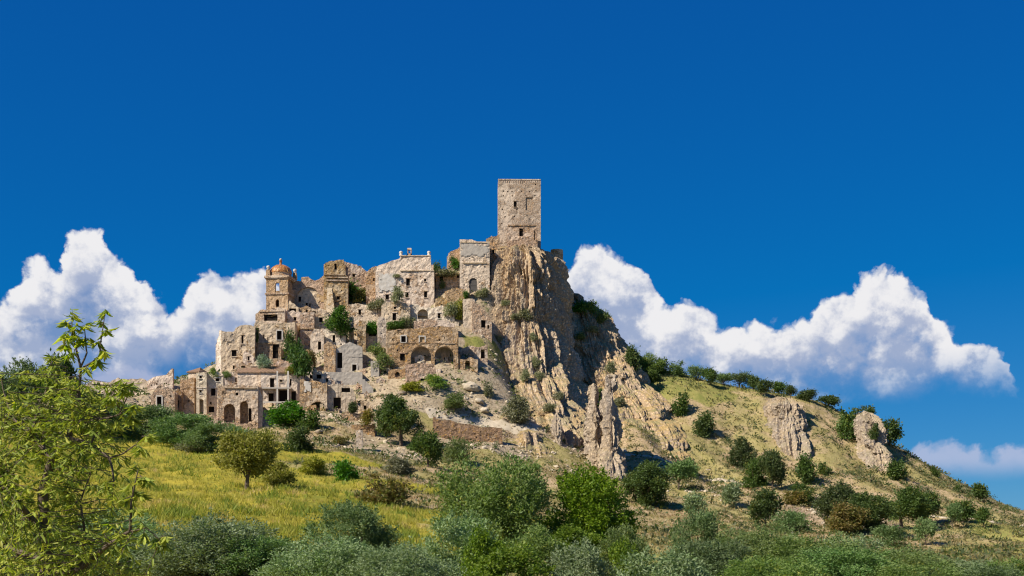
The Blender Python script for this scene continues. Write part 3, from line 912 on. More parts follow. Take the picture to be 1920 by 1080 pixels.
# ---------------------------------------------------------------- buildings
def grid_wall(W, prof, z0, openings, cell=0.38, thick=0.7, rough=0.07, ragged=0.0, seed=0.0, y0=0.0):
    """wall in local x (0..W), z (z0..profile), front at y=y0; openings: (x0, x1, z0, z1, arch)
    returns verts, quads with real holes, reveals and a broken top edge"""
    px_, pz_ = np.array(prof).T
    order = np.argsort(px_, kind='stable')
    px_, pz_ = px_[order], pz_[order]
    ztop = pz_.max()

    def top(x):
        x = np.asarray(x, float)
        t = np.interp(x, px_, pz_)
        if ragged:
            c = fbm(np.c_[x * 0.45, 0 * x + seed, 0 * x], 3, 0.6) + 0.5 * np.round(1.5 * perlin(np.c_[x * 0.8, 0 * x + seed + 9, 0 * x]))
            t = t + ragged * c
        return t
    xs = set(np.linspace(0, W, max(2, int(round(W / cell)) + 1)).round(4))
    zs = set(np.linspace(z0, ztop + ragged, max(2, int(round((ztop + ragged - z0) / cell)) + 1)).round(4))
    for a, b, c, d, arch in openings:
        xs |= {round(a, 4), round(b, 4)}
        zs |= {round(c, 4), round(d - (b - a) / 2 if arch else d, 4)}
    for p in px_:
        if 0 < p < W:
            xs.add(round(float(p), 4))

    def thin(v, keep):
        v = sorted(v)
        out = [v[0]]
        for q in v[1:]:
            if q - out[-1] < 0.09:
                if q in keep:
                    if out[-1] in keep or len(out) == 1:
                        out.append(q)
                    else:
                        out[-1] = q
                continue
            out.append(q)
        return np.array(out)
    kx = {0.0, round(W, 4)} | {round(q, 4) for o in openings for q in o[:2]}
    kz = {round(q, 4) for o in openings for q in (o[2], o[3] - (o[1] - o[0]) / 2 if o[4] else o[3])}
    xs, zs = thin(xs, kx), thin(zs, kz)
    nx, nz = len(xs) - 1, len(zs) - 1
    xc, zc = 0.5 * (xs[1:] + xs[:-1]), 0.5 * (zs[1:] + zs[:-1])
    tc_ = top(xc)
    keep = zs[:-1][None, :] < (tc_ - 0.02)[:, None]
    for a, b, c, d, arch in openings:
        ix = (xc > a) & (xc < b)
        if arch:
            r = (b - a) / 2
            sp = d - r
            cxm = (a + b) / 2
            zt = sp + np.sqrt(np.maximum(r * r - (xc - cxm) ** 2, 0))
        else:
            zt = np.full(nx, d)
        keep &= ~(ix[:, None] & (zc[None, :] > c) & (zc[None, :] < zt[:, None]))
    Xv, Zv = np.meshgrid(xs, zs, indexing='ij')
    Xv, Zv = Xv.copy(), Zv.copy()
    for a, b, c, d, arch in openings:
        if arch:
            r = (b - a) / 2
            sp = d - r
            cxm = (a + b) / 2
            dist = np.hypot(Xv - cxm, Zv - sp)
            near = (np.abs(dist - r) < 0.6 * cell) & (Zv > sp - 0.01) & (np.abs(Xv - cxm) < r + 0.3 * cell)
            k = np.where(near, r / np.maximum(dist, 1e-6), 1)
            Xv, Zv = cxm + (Xv - cxm) * k, sp + (Zv - sp) * k
    tv = top(xs)[:, None]
    Zv = np.minimum(Zv, np.maximum(tv, z0 + 0.05))
    n = rough * 2.2 * fbm(np.c_[Xv.ravel() * 0.9, Zv.ravel() * 0.9, 0 * Xv.ravel() + seed], 3)
    Yf = (y0 + n).reshape(Xv.shape)
    nv = Xv.size
    V = np.r_[np.c_[Xv.ravel(), Yf.ravel(), Zv.ravel()], np.c_[Xv.ravel(), np.full(nv, y0 + thick), Zv.ravel()]]
    idx = np.arange(nv).reshape(Xv.shape)
    Q = []
    ii, jj = np.nonzero(keep)
    A, B, C, D = idx[ii, jj], idx[ii + 1, jj], idx[ii + 1, jj + 1], idx[ii, jj + 1]
    Q.append(np.c_[A, B, C, D])
    Q.append(np.c_[A, D, C, B] + nv)
    pad = np.zeros((nx + 2, nz + 2), bool)
    pad[1:-1, 1:-1] = keep
    for (di, dj, e0, e1) in ((-1, 0, D, A), (1, 0, B, C), (0, -1, A, B), (0, 1, C, D)):
        m_ = ~pad[ii + 1 + di, jj + 1 + dj]
        p, q = e0[m_], e1[m_]
        Q.append(np.c_[p, p + nv, q + nv, q])
    return V, np.concatenate(Q)


def rot2(V, a, ox=0.0, oy=0.0):
    c, s = cos(a), sin(a)
    return np.c_[ox + V[:, 0] * c - V[:, 1] * s, oy + V[:, 0] * s + V[:, 1] * c, V[:, 2]]


def join(parts):
    Vs, Fs, b = [], [], 0
    for V, Q in parts:
        Vs.append(V)
        Fs.append(Q + b)
        b += len(V)
    return np.concatenate(Vs), np.concatenate(Fs)


NB = [0]


RAGK = 1.5


def house(name, label, x0, x1, base, prof, mat='stone', dep=8.0, yaw=0.0, ops=(), roof='flat', Y=None, cat='house', cell=0.42, rag=0.4, below=4.0,
          patches=(), bands=(), back=True, group=None, backdrop=0.0):
    """a stone house (or what is left of it) given by its front in photo pixels at its own distance.
    ops: (kind, centre px, top py, bottom py, width px); kinds: w window, d door, h broken hole, g gate, a deep vault, n shallow niche, f framed window, t open arch, l putlog hole, s framed shallow niche"""
    NB[0] += 1
    sd = NB[0] * 3.7
    if 0.08 < rag < 0.5 and cat != 'tower':
        rag *= RAGK
    if Y is None:
        Y = 335 + (800 - base) * 0.27
    s = Y / F
    ya = radians(yaw)
    W = (x1 - x0) * s / cos(ya)
    L = at(x0, base, Y)
    if yaw > 0:
        pass
    rt = thing(name, label, cat, (L[0], L[1], L[2]), ya, group)
    fx = lambda px: (px - x0) * s / cos(ya)
    fz = lambda py: (base - py) * s
    if isinstance(prof, (int, float)):
        prof = [(x0, prof), (x1, prof)]
    P = [(fx(a), fz(b)) for a, b in prof]
    if P[0][0] > 0.01:
        P.insert(0, (0, P[0][1]))
    O = []
    for k, c, t, b, w in ops:
        O.append((max(0.12, fx(c - w / 2)), min(W - 0.12, fx(c + w / 2)), fz(b), fz(t), k in 'agtv' or (k == 'n' and w > 20)))
    if mat not in ('concrete', 'tower') and roof == 'flat':
        hr = np.random.default_rng(NB[0])
        for _ in range(int(W * max(q[1] for q in P) / 11)):
            ha, hb, hs = hr.uniform(0.5, max(0.6, W - 0.8)), hr.uniform(0.5, max(0.6, min(q[1] for q in P) - 0.8)), hr.uniform(0.18, 0.42)
            if all(ha + hs + 0.5 < o[0] or ha - 0.5 > o[1] or hb + hs + 0.5 < o[2] or hb - 0.5 > o[3] for o in O):
                O.append((ha, ha + hs, hb, hb + hs * hr.uniform(0.7, 1.4), False))
    zmin = min(q[1] for q in P)
    zmax = max(q[1] for q in P)
    th = min(0.75, 0.35 * dep)
    parts = [grid_wall(W, P, -below, O, cell, th, 0.055 if cat == 'tower' or mat == 'concrete' else 0.11, rag, sd)]
    zl, zr = P[0][1], P[-1][1]
    if back:
        if roof == 'none':
            lp = [(0, zl), (dep * 0.3, zl * 0.95), (dep * 0.6, zl * 0.75), (dep, zl * 0.7)]
            rp = [(0, zr), (dep * 0.4, zr * 0.9), (dep * 0.7, zr * 0.7), (dep, zr * 0.75)]
        else:
            lp, rp = [(0, zl), (dep, zl)], [(0, zr), (dep, zr)]
        c2 = max(cell, 0.85)
        V, Q = grid_wall(dep, [(dep - a, b) for a, b in lp], -below, [], c2, th, 0.07, rag, sd + 1)
        parts.append((rot2(V, -pi / 2, 0.02, dep), Q))
        V, Q = grid_wall(dep, rp, -below, [], c2, th, 0.07, rag, sd + 2)
        parts.append((rot2(V, pi / 2, W - 0.02, 0), Q))
        bz = 0.72 if roof == 'none' else 1.0
        bo = [o for o, q in zip(O, ops) if q[0] == 't']
        bo = [(W - o[1], W - o[0], o[2], o[3], o[4]) for o in bo]
        V, Q = grid_wall(W, [(W - a, b * bz) for a, b in P], -below, bo, cell if bo else 1.3, th, 0.05, rag, sd + 3)
        parts.append((rot2(V, pi, W, dep), Q))
    V, Q = join(parts)
    link('wall', mesh_np('wall', V, Q, mats=[M[mat]]), rt)
    # roofs
    if roof == 'flat':
        mb = MB()
        zt = zmin - 0.35
        nxr, nyr = 6, 4
        gv = [(0.2 + (W - 0.4) * i / nxr, 0.2 + (dep - 0.4) * j / nyr, zt + 0.25 * sin(i * 2.1 + sd) * cos(j * 1.7)) for j in range(nyr + 1) for i in range(nxr + 1)]
        mb.add(gv, [(j * (nxr + 1) + i, j * (nxr + 1) + i + 1, (j + 1) * (nxr + 1) + i + 1, (j + 1) * (nxr + 1) + i) for j in range(nyr) for i in range(nxr)])
        link('roof', mb.mesh('roof', [M['dirt']], True), rt)
    elif roof in ('gable', 'hip', 'shed'):
        mb = MB()
        e, h = 0.35, 0.2 * dep if roof != 'shed' else 0.26 * dep
        z = zmax + 0.02
        t = 0.22
        if roof == 'gable':
            V_ = [(-e, -e, z), (W + e, -e, z), (W + e, dep / 2, z + h), (-e, dep / 2, z + h), (W + e, dep + e, z), (-e, dep + e, z)]
            Fq = [(0, 1, 2, 3), (3, 2, 4, 5)]
        elif roof == 'hip':
            i_ = min(W, dep) * 0.42
            V_ = [(-e, -e, z), (W + e, -e, z), (W - i_, dep / 2, z + h), (i_, dep / 2, z + h), (W + e, dep + e, z), (-e, dep + e, z)]
            Fq = [(0, 1, 2, 3), (3, 2, 4, 5), (1, 4, 2), (5, 0, 3)]
        else:
            V_ = [(-e, -e, z), (W + e, -e, z), (W + e, dep, z + h), (-e, dep, z + h)]
            Fq = [(0, 1, 2, 3)]
        # ripple the slopes slightly so the eaves are not ruled lines
        n_ = len(V_)
        mb.add(V_ + [(a, b, c - t) for a, b, c in V_], Fq + [tuple(n_ + q for q in reversed(f)) for f in Fq] +
               ([(0, n_, n_ + 1, 1)] if True else []) + ([(1, n_ + 1, n_ + 2, 2), (0, 3, n_ + 3, n_)] if roof != 'hip' else []))
        me_ = mb.mesh('roof', [M['tile']])
        bm = bmesh.new()
        bm.from_mesh(me_)
        bmesh.ops.subdivide_edges(bm, edges=[q for q in bm.edges if q.calc_length() > 1.2], cuts=5, use_grid_fill=True)
        cs = np.array([v.co[:] for v in bm.verts])
        nz = 0.22 * fbm(cs * 0.5 + sd, 3)
        for v, q in zip(bm.verts, nz):
            v.co.z += q
        bm.to_mesh(me_)
        bm.free()
        link('roof', me_, rt)
    # openings
    for (k, c, t, b, w), o in zip(ops, O):
        a0, a1, z0_, z1_, arch = o
        if k == 't' or k == 'l':
            continue
        mb = MB()
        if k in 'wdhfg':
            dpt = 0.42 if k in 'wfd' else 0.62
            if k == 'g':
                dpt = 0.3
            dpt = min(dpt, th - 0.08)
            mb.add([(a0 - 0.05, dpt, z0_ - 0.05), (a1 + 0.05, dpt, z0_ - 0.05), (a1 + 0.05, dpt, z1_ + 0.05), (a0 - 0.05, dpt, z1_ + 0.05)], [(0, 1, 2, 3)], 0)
            # rails across the panel, whose near-black colour stands in for room darkness
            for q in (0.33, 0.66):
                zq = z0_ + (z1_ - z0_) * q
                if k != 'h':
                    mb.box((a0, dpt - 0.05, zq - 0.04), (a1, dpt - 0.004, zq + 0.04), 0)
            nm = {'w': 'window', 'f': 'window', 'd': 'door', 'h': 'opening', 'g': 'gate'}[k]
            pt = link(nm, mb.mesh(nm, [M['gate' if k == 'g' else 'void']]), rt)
            if k in 'wfd' and (a1 - a0) > 0.5:
                fw = 0.3
                smt = M['lime' if k == 'f' or mat == 'white' else mat]
                pieces = [('lintel', (a0 - 0.2, -0.16, z1_), (a1 + 0.2, 0.1, z1_ + (0.2 if k != 'f' else 0.32)))]
                if k != 'd':
                    pieces.append(('sill', (a0 - 0.15, -0.2, z0_ - 0.16), (a1 + 0.15, 0.12, z0_)))
                if k == 'f':
                    pieces += [('jamb', (a0 - fw, -0.17, z0_ + 0.004), (a0, 0.1, z1_ - 0.004)), ('jamb', (a1, -0.17, z0_ + 0.004), (a1 + fw, 0.1, z1_ - 0.004))]
                for nm_, pa, pb in pieces:
                    sb = MB()
                    sb.box(pa, pb)
                    link(nm_, sb.mesh(nm_, [smt]), pt)
        else:
            D_ = {'a': 4.0, 'n': 0.9, 's': 0.28, 'v': 2.2}[k]
            n_ = 16
            r = (a1 - a0) / 2
            cxm = (a0 + a1) / 2
            if arch:
                sp = z1_ - r
                pr = [(a0, z0_ - 0.3), (a0, sp)] + [(cxm - r * cos(pi * q / n_), sp + r * sin(pi * q / n_)) for q in range(1, n_)] + [(a1, sp), (a1, z0_ - 0.3)]
            else:
                pr = [(a0, z0_), (a0, z1_), (a1, z1_), (a1, z0_)]
            n2 = len(pr)
            V_ = [(p, 0.06, q) for p, q in pr] + [(p, D_, q) for p, q in pr]
            mb.add(V_, [(q, q + 1, n2 + q + 1, n2 + q) for q in range(n2 - 1)] + [tuple(range(n2, 2 * n2)), (n2 - 1, 0, n2, 2 * n2 - 1)], 0)
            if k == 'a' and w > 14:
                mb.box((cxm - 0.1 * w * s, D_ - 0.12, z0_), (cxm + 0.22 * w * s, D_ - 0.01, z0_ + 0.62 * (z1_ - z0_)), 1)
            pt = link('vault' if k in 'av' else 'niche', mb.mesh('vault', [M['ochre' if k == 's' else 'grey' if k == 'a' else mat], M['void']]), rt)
            if k == 's':
                fw = 0.3
                for nm_, pa, pb in (('lintel', (a0 - fw, -0.14, z1_), (a1 + fw, 0.1, z1_ + fw)), ('jamb', (a0 - fw, -0.12, z0_), (a0, 0.1, z1_ - 0.004)), ('jamb', (a1, -0.12, z0_), (a1 + fw, 0.1, z1_ - 0.004))):
                    sb = MB()
                    sb.box(pa, pb)
                    link(nm_, sb.mesh(nm_, [M['lime']]), pt)
    for (a, b_, c, d, mt) in patches:
        pw_, ph_ = (c - a) * s, fz(b_) - fz(d)
        V, Q = grid_wall(pw_, [(0, ph_), (pw_, ph_)], 0.0, [], 0.3, 0.07, 0.03, 0.0, sd + a)
        cen = V[Q].mean(1)
        ed = np.minimum(np.minimum(cen[:, 0], pw_ - cen[:, 0]), np.minimum(cen[:, 2], ph_ - cen[:, 2]))
        Q = Q[ed + 1.6 * fbm(np.c_[cen[:, 0] * 0.8, cen[:, 2] * 0.8, 0 * ed + sd], 3) > 0.12]
        V[:, 0] += fx(a)
        V[:, 2] += fz(d)
        V[:, 1] -= 0.17
        link('plaster_patch', mesh_np('plaster_patch', V, Q, mats=[M[mt]]), rt)
    for (a, c, py, hp, pr_) in bands:
        mb = MB()
        n_ = max(2, int((c - a) / 6))
        for q in range(n_):
            xa, xb = fx(a + (c - a) * q / n_), fx(a + (c - a) * (q + 1) / n_)
            j = 0.06 * sin(q * 12.9 + sd)
            mb.box((xa + 0.012, -pr_ + j, fz(py) - hp * s / 2 + 0.3 * j), (xb - 0.012, 0.1, fz(py) + hp * s / 2 + 0.3 * j))
        link('cornice', mb.mesh('cornice', [M[mat]]), rt)
    rt['_w'] = W
    return rt, fx, fz, s, W


H = house
# --- the summit
t_, fx, fz, s_, W_ = H('castle_tower', 'tall square stone tower on top of the crag', 934, 1014, 449, [(934, 335.5), (1014, 335.5)], 'tower', 12.5, 1.2,
   [('w', 966, 377, 388, 5.5), ('s', 992, 369.5, 394, 13)] + [('l', x, y, y + 2.4, 2.4) for x, y in ((944, 357), (952, 358), (960, 357.5), (978, 357), (993, 358), (1005, 356), (944, 366), (961, 366), (942, 391), (969, 391.5), (947, 405), (965, 404), (988, 402), (941, 418), (1004, 344), (1003, 365))],
   'flat', 408, 'tower', 0.34, 0.10, 6)
_m = bpy.data.meshes  # the corbel table under the parapet
mb = MB()
for q in range(17):
    xa = fx(942 + q * 4.0)
    mb.box((xa, -0.10, fz(342.5 - 1.5 * (q % 3 == 1))), (xa + 0.22, 0.1, fz(338.4)), 0)
mb.box((fx(934.5), -0.12, fz(337.6)), (fx(1013.5), 0.1, fz(335.6)), 0)
link('corbel_table', mb.mesh('corbel_table', [M['tower']]), t_)
for o in t_.children:
    if o.name.startswith('niche'):
        for ch in list(o.children):
            bpy.data.objects.remove(ch)
        o.data.materials[0] = M['tower']
H('tower_forebuilding', 'low stone chamber with a dark doorway at the foot of the tower', 950, 1008, 455, [(950, 427), (956, 422), (975, 420.5), (995, 421), (1004, 423), (1009, 430)], 'rose', 4.0, 0, [('d', 977, 428.5, 443, 7), ('h', 1004, 432, 450, 5)], 'flat', 402.0, 'building', rag=0.3, bands=[(952, 1008, 422.5, 2.2, 0.3)])  # the narrow right-hand opening is a dark panel added as painted shade
H('upper_house', 'grey plastered house with arched gate just left of the crag', 862, 918, 562, [(862, 449), (884, 449), (890, 451), (904, 453), (918, 455)], 'pale', 9, 2,
  [('g', 887, 521, 562, 15)], 'flat', 396, patches=[(864, 457, 916, 481, 'concrete')], bands=[(868, 912, 493, 2.0, 0.3), (862, 918, 454, 2.4, 0.2)], rag=0.15)
H('wall_ruin', 'slanting broken wall climbing to the grey plastered house', 838, 864, 502, [(838, 481), (841, 474), (855, 467.5), (864, 464)], 'rose', 2.2, 0, (), 'flat', 405, 'ruin')
H('wall_ruin', 'short wall with one window between grey house and tower crag', 912, 937, 492, [(912, 447), (918, 443.5), (930, 443), (937, 440)], 'stone', 3, 3, [('w', 925, 468, 476, 4)], 'flat', 402, 'ruin')
H('low_house', 'low house with one tall window beside the palace', 817, 868, 545, [(817, 511), (868, 512)], 'rose', 7, 0, [('w', 827.5, 516, 528, 6), ('h', 860, 513, 521, 7)], 'flat', 400, rag=0.35)
H('retaining_terrace', 'rough terrace wall below the low house at the summit', 834, 880, 566, [(834, 546), (850, 541), (880, 541)], 'stone', 2.0, -4, (), 'flat', 393.5, 'wall', rag=0.5)
# --- palace
t_, fx, fz, s_, W_ = H('palace', 'big pale palace with two rows of windows in the upper town', 704, 814, 603, [(704, 512), (706, 500), (712, 497.5), (730, 491), (749.4, 484), (750, 478.5), (808, 479), (808.6, 506.5), (814, 507)], 'pale', 14, 0,
   [('w', 735.5, 526, 536, 6.5), ('w', 765, 522, 536, 7), ('w', 797, 522.5, 528, 4), ('w', 726, 552, 562, 6.5), ('w', 763, 548, 558, 5.5), ('w', 798, 546, 558, 6), ('w', 716, 559, 562, 2.5)],
   'flat', 396, 'palace', patches=[(710, 513, 742, 548, 'lime')], bands=[(750, 814, 507.5, 1.6, 0.28), (750, 808, 479.5, 1.6, 0.2)], rag=0.16)
for px in (751.5, 804):
    mb = MB()
    mb.lathe([(0.5, 0), (0.5, 0.4), (0.3, 0.5), (0.55, 0.9), (0.5, 1.25), (0.0, 1.5)], 10, (fx(px), 0.5, fz(479)))
    link('finial', mb.mesh('finial', [M['lime']], True), t_)
mb = MB()
cx_ = fx(767.5)
mb.box((cx_ - 0.62, 0.2, fz(480)), (cx_ - 0.32, 1.3, fz(468)))
mb.box((cx_ + 0.32, 0.2, fz(480)), (cx_ + 0.62, 1.3, fz(468)))
mb.box((cx_ - 0.62, 0.2, fz(480)), (cx_ + 0.62, 1.3, fz(475)))
mb.box((cx_ - 0.7, 0.1, fz(468)), (cx_ + 0.7, 1.4, fz(464.5)), taper=0.18)
link('bell_cote', mb.mesh('bell_cote', [M['rose']]), t_)
# --- between palace and church
H('round_turret', 'curved tall wall end left of the palace', 686, 707, 566, [(686, 512), (692, 503), (700, 500), (707, 500)], 'rose', 7, 6, [('w', 701, 521, 527, 3)], 'flat', 399, 'turret')
H('wall_ruin', 'sloping wall falling from the block with cornices towards the palace', 644, 690, 566, [(644, 490.5), (660, 493.5), (676, 498), (690, 513)], 'stone', 6, 8, [('w', 663, 513, 519, 5)], 'flat', 404, 'ruin')
t_, fx, fz, s_, W_ = H('corniced_block', 'tall narrow block with triple cornice beside the church ruin', 607, 652, 596, [(607, 496), (609, 492), (644.4, 484.5), (645, 514), (652, 517)], 'stone', 9, 4,
   [('w', 634, 555, 562, 5.5), ('w', 638, 572, 578, 4.5), ('h', 629, 494, 505, 4)], 'flat', 395, bands=[(607, 645, 515, 2, 0.3), (611, 652, 520, 2, 0.42), (612, 652, 525.5, 2.4, 0.3)])
mb = MB()
mb.add([(fx(613), 0.0, fz(540)), (fx(622), 0.0, fz(540)), (fx(613), -4.2, fz(604)), (fx(631), -4.2, fz(604)), (fx(613), 0.0, fz(604)), (fx(631), 0.0, fz(604))], [(0, 2, 3, 1), (0, 4, 2), (1, 3, 5)])
link('buttress', mb.mesh('buttress', [M['pale']]), t_)
H('church_ruin', 'ochre church nave wall with a broken arch beside the bell tower', 541, 612, 596, [(541, 527), (564.4, 527), (565, 520), (578, 519), (583, 524), (590, 526), (598, 524), (606, 516), (612, 512)], 'sand', 6, 0,
  [('n', 578, 538, 582, 42)], 'flat', 396, 'church', patches=[(594, 552, 612, 566, 'ochre')], rag=0.2)
H('church_apse', 'inner church wall with two small windows seen inside the arch', 556, 601, 590, [(556, 545), (570, 540), (590, 541), (601, 548)], 'pale', 0.9, 0, [('w', 562, 556, 566, 5), ('w', 600, 565, 571, 4), ('w', 575, 568, 578, 4), ('w', 581, 569, 580, 2.5)], 'flat', 396.6, 'church', back=False)
# --- bell tower
t_, fx, fz, s_, W_ = H('bell_tower', 'square bell tower with orange tiled dome', 499, 541, 590, 519, 'sand', 6.6, -9.0,
   [('t', 520.5, 530, 549, 8.2), ('t', 520.5, 562, 576, 7)], 'none', 391, 'bell tower', 0.3, 0.0, 5)
for (py, hh, pr_) in ((519.5, 4.2, 0.45), (551, 3.0, 0.3)):
    mb = MB()
    mb.box((-pr_, -pr_, fz(py) - hh * s_ / 2), (W_ + pr_, 6.6 + pr_, fz(py) + hh * s_ / 2))
    mb.box((-pr_ * .5, -pr_ * .5, fz(py) - hh * s_), (W_ + pr_ * .5, 6.6 + pr_ * .5, fz(py) - hh * s_ / 2 - 0.003))
    if py > 540:
        for f_ in range(len(mb.f)):
            pass
    link('cornice', mb.mesh('cornice', [M['stone']]), t_)
md, T = new_mat('glazed_dome_tiles')
tc = T.n('ShaderNodeTexCoord').outputs['Object']
vo = T.n('ShaderNodeTexVoronoi', {'Vector': tc, 'Scale': 2.6})
nn = T.noise(tc, 0.8, 4.0, 0.6).outputs[0]
vc = T.n('ShaderNodeSeparateColor', {0: vo.outputs['Color']})
c_ = T.mix(vc.outputs[0], (0.43, 0.175, 0.045), (0.33, 0.125, 0.035))
c_ = T.mix(T.ss(vc.outputs[1], 0.72, 0.85), c_, (0.55, 0.31, 0.08))
c_ = T.mix(T.ss(nn, 0.58, 0.68, 0.0, 0.8), c_, (0.50, 0.40, 0.28))
principled(T, c_, 0.45, bump(T, vo.outputs[0], 0.08), 0.4)
cxd, cyd, zd = W_ / 2, 3.3, fz(517.4)
R_ = 0.475 * W_
mb = MB()
mb.lathe([(R_ * 1.06, 0), (R_ * 1.06, 0.35), (R_ * 1.0, 0.5), (R_ * 1.0, 1.15), (R_ * 1.05, 1.25)], 32, (cxd, cyd, zd))
link('drum', mb.mesh('drum', [M['sand']]), t_)
mb = MB()
mb.lathe([(R_ * 1.03 * cos(q) ** 0.85, 1.2 + R_ * 0.80 * sin(q)) for q in np.linspace(0, pi / 2 * 0.985, 14)], 32, (cxd, cyd, zd))
dm = link('dome', mb.mesh('dome', [md], True), t_)
mb = MB()
for k in range(8):
    a_ = 2 * pi * k / 8 + 0.2
    mb.tube([(cxd + R_ * 1.03 * max(cos(q), 0) ** 0.85 * cos(a_), cyd + R_ * 1.03 * max(cos(q), 0) ** 0.85 * sin(a_), zd + 1.2 + R_ * 0.80 * sin(q)) for q in np.linspace(0, pi / 2, 9)], 0.09, 5)
link('rib', mb.mesh('rib', [md]), dm)
mb = MB()
zt = zd + 1.2 + R_ * 0.80 - 0.15
mb.lathe([(0.5, 0), (0.42, 0.25), (0.36, 0.4), (0.34, 1.25), (0.5, 1.35), (0.5, 1.5), (0.2, 1.6)], 12, (cxd, cyd, zt), 0)
mb.lathe([(0.15, 1.58), (0.38, 1.75), (0.36, 2.0), (0.0, 2.2)], 12, (cxd, cyd, zt), 1)
link('lantern', mb.mesh('lantern', [md, M['lime']]), t_)
for (ax, ay) in ((0.25, 0.25), (0.25, 6.35), (W_ - 0.3, 6.35)):
    mb = MB()
    mb.box((ax - 0.35, ay - 0.35, zd), (ax + 0.95, ay + 0.55, zd + 1.9), 0, 0.12)
    mb.lathe([(0.45, 1.85), (0.5, 2.05), (0.3, 2.15), (0.55, 2.5), (0.5, 2.95), (0.0, 3.2)], 12, (ax + 0.3, ay + 0.1, zd), 1)
    link('pinnacle', mb.mesh('pinnacle', [M['sand'], M['lime']]), t_)
# --- below the church
H('ruined_house', 'roofless shell under the bell tower with a slim pilaster', 479, 535, 614, [(479, 590), (484, 585), (490, 581), (535, 579)], 'stone', 6, -6, [('h', 508, 590, 602, 26)], 'flat', 387, 'ruin', bands=[(486, 532, 584, 2, 0.3)])
H('ruined_house', 'pale house end with a round hole below the church', 530, 592, 618, [(530, 583), (560, 584), (565, 586), (590, 585), (592, 592)], 'pale', 6, 0, [('w', 553, 594.5, 601, 5.5), ('h', 538, 598.5, 601, 5)], 'flat', 388.5, 'ruin')
H('tower_stump', 'stocky stone pier with an overhanging moulding below the church', 563, 589, 664, [(563, 587), (589, 585)], 'stone', 5, 5, (), 'flat', 383, 'ruin', bands=[(563, 590, 616, 2, 0.35)])
H('ruined_house', 'narrow ruined house end with a black window left of the round fig bush', 588, 616, 640, [(588, 593), (600, 590), (607, 586), (616, 589)], 'pale', 6, 5, [('w', 601.5, 595, 604, 6.5)], 'flat', 385, 'ruin', rag=0.4)
H('terraced_house', 'pale facade with a tall dark doorway below the bell tower', 475, 553, 655, [(475, 616), (477, 606), (483, 600), (492, 603), (496, 606), (553, 604)], 'pale', 10, 2,
  [('f', 523.5, 620, 637, 9), ('h', 479, 614, 636, 13), ('w', 494.5, 627, 635, 2.6), ('w', 502, 632, 640, 2)], 'flat', 378, rag=0.2)
t_, fx, fz, s_, W_ = H('tall_house', 'tall pale house with curved gable at the left edge of the upper town', 414.5, 477, 706, [(414.5, 621.5), (437, 621.5), (441, 615.5), (449, 610.5), (460, 608), (470, 609), (477, 612)], 'pale', 12, 4,
  [('w', 454, 628, 644, 4), ('w', 438.5, 656, 668, 9), ('w', 440, 685, 692, 7.5)], 'flat', 367, patches=[(416, 624, 436, 640, 'grey')], rag=0.1)
H('side_wing', 'narrow white limewashed wing catching the sun at the left end of the upper town', 404.5, 416, 708, [(404.5, 648), (407, 636), (411, 629), (416, 620)], 'white', 7, -14, (), 'flat', 367.5, 'house', rag=0.15)
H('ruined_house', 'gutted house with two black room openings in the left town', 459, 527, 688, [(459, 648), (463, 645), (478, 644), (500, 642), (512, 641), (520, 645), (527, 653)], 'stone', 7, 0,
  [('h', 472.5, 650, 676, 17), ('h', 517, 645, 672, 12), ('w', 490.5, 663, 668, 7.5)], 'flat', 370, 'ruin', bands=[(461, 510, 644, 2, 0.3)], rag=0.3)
H('gabled_house', 'small gabled tile-roofed house with one slit window, left of a pair', 462, 508, 704, [(462, 690), (482, 675), (508, 690)], 'pale', 8, 0, [('w', 475.5, 687, 692.5, 9)], 'flat', 361, rag=0.1)
H('gabled_house', 'broad gabled house with one slit window, right of a pair', 503, 562, 704, [(503, 688), (526, 673.5), (546, 680), (562, 691)], 'rose', 8, 0, [('w', 515, 687, 692.5, 9)], 'flat', 360.5, rag=0.15)
t_, fx, fz, s_, W_ = H('loggia_house', 'long two storey house with tiled roof, balcony and slender posts', 489, 563, 768, 697.5, 'grey', 9, 2,
  [('d', 510, 709, 727, 8), ('w', 526.5, 712, 716, 5.5), ('w', 544.5, 710, 723, 3.2), ('h', 508, 737, 754, 10), ('h', 531, 731, 756, 17), ('h', 550, 733, 752, 9)], 'gable', 347, rag=0.05)
mb = MB()
mb.box((fx(491), -1.9, fz(730)), (fx(547), 0.1, fz(727.5)))
link('balcony', mb.mesh('balcony', [M['concrete']]), t_)
for px in (521.5, 541.5):
    mb = MB()
    mb.box((fx(px - 1.4), -1.85, fz(770)), (fx(px + 1.4), -1.45, fz(697)))
    link('post', mb.mesh('post', [M['lime']]), t_)
mb = MB()
mb.box((fx(493), -1.95, fz(756.5)), (fx(548), -1.7, fz(754)))
link('rail', mb.mesh('rail', [M['lime']]), t_)
H('plain_house', 'blank fronted grey house left of the loggia house', 445, 490, 760, [(445, 698), (490, 697.5)], 'pale', 8, 0, (), 'gable', 349, rag=0.05)
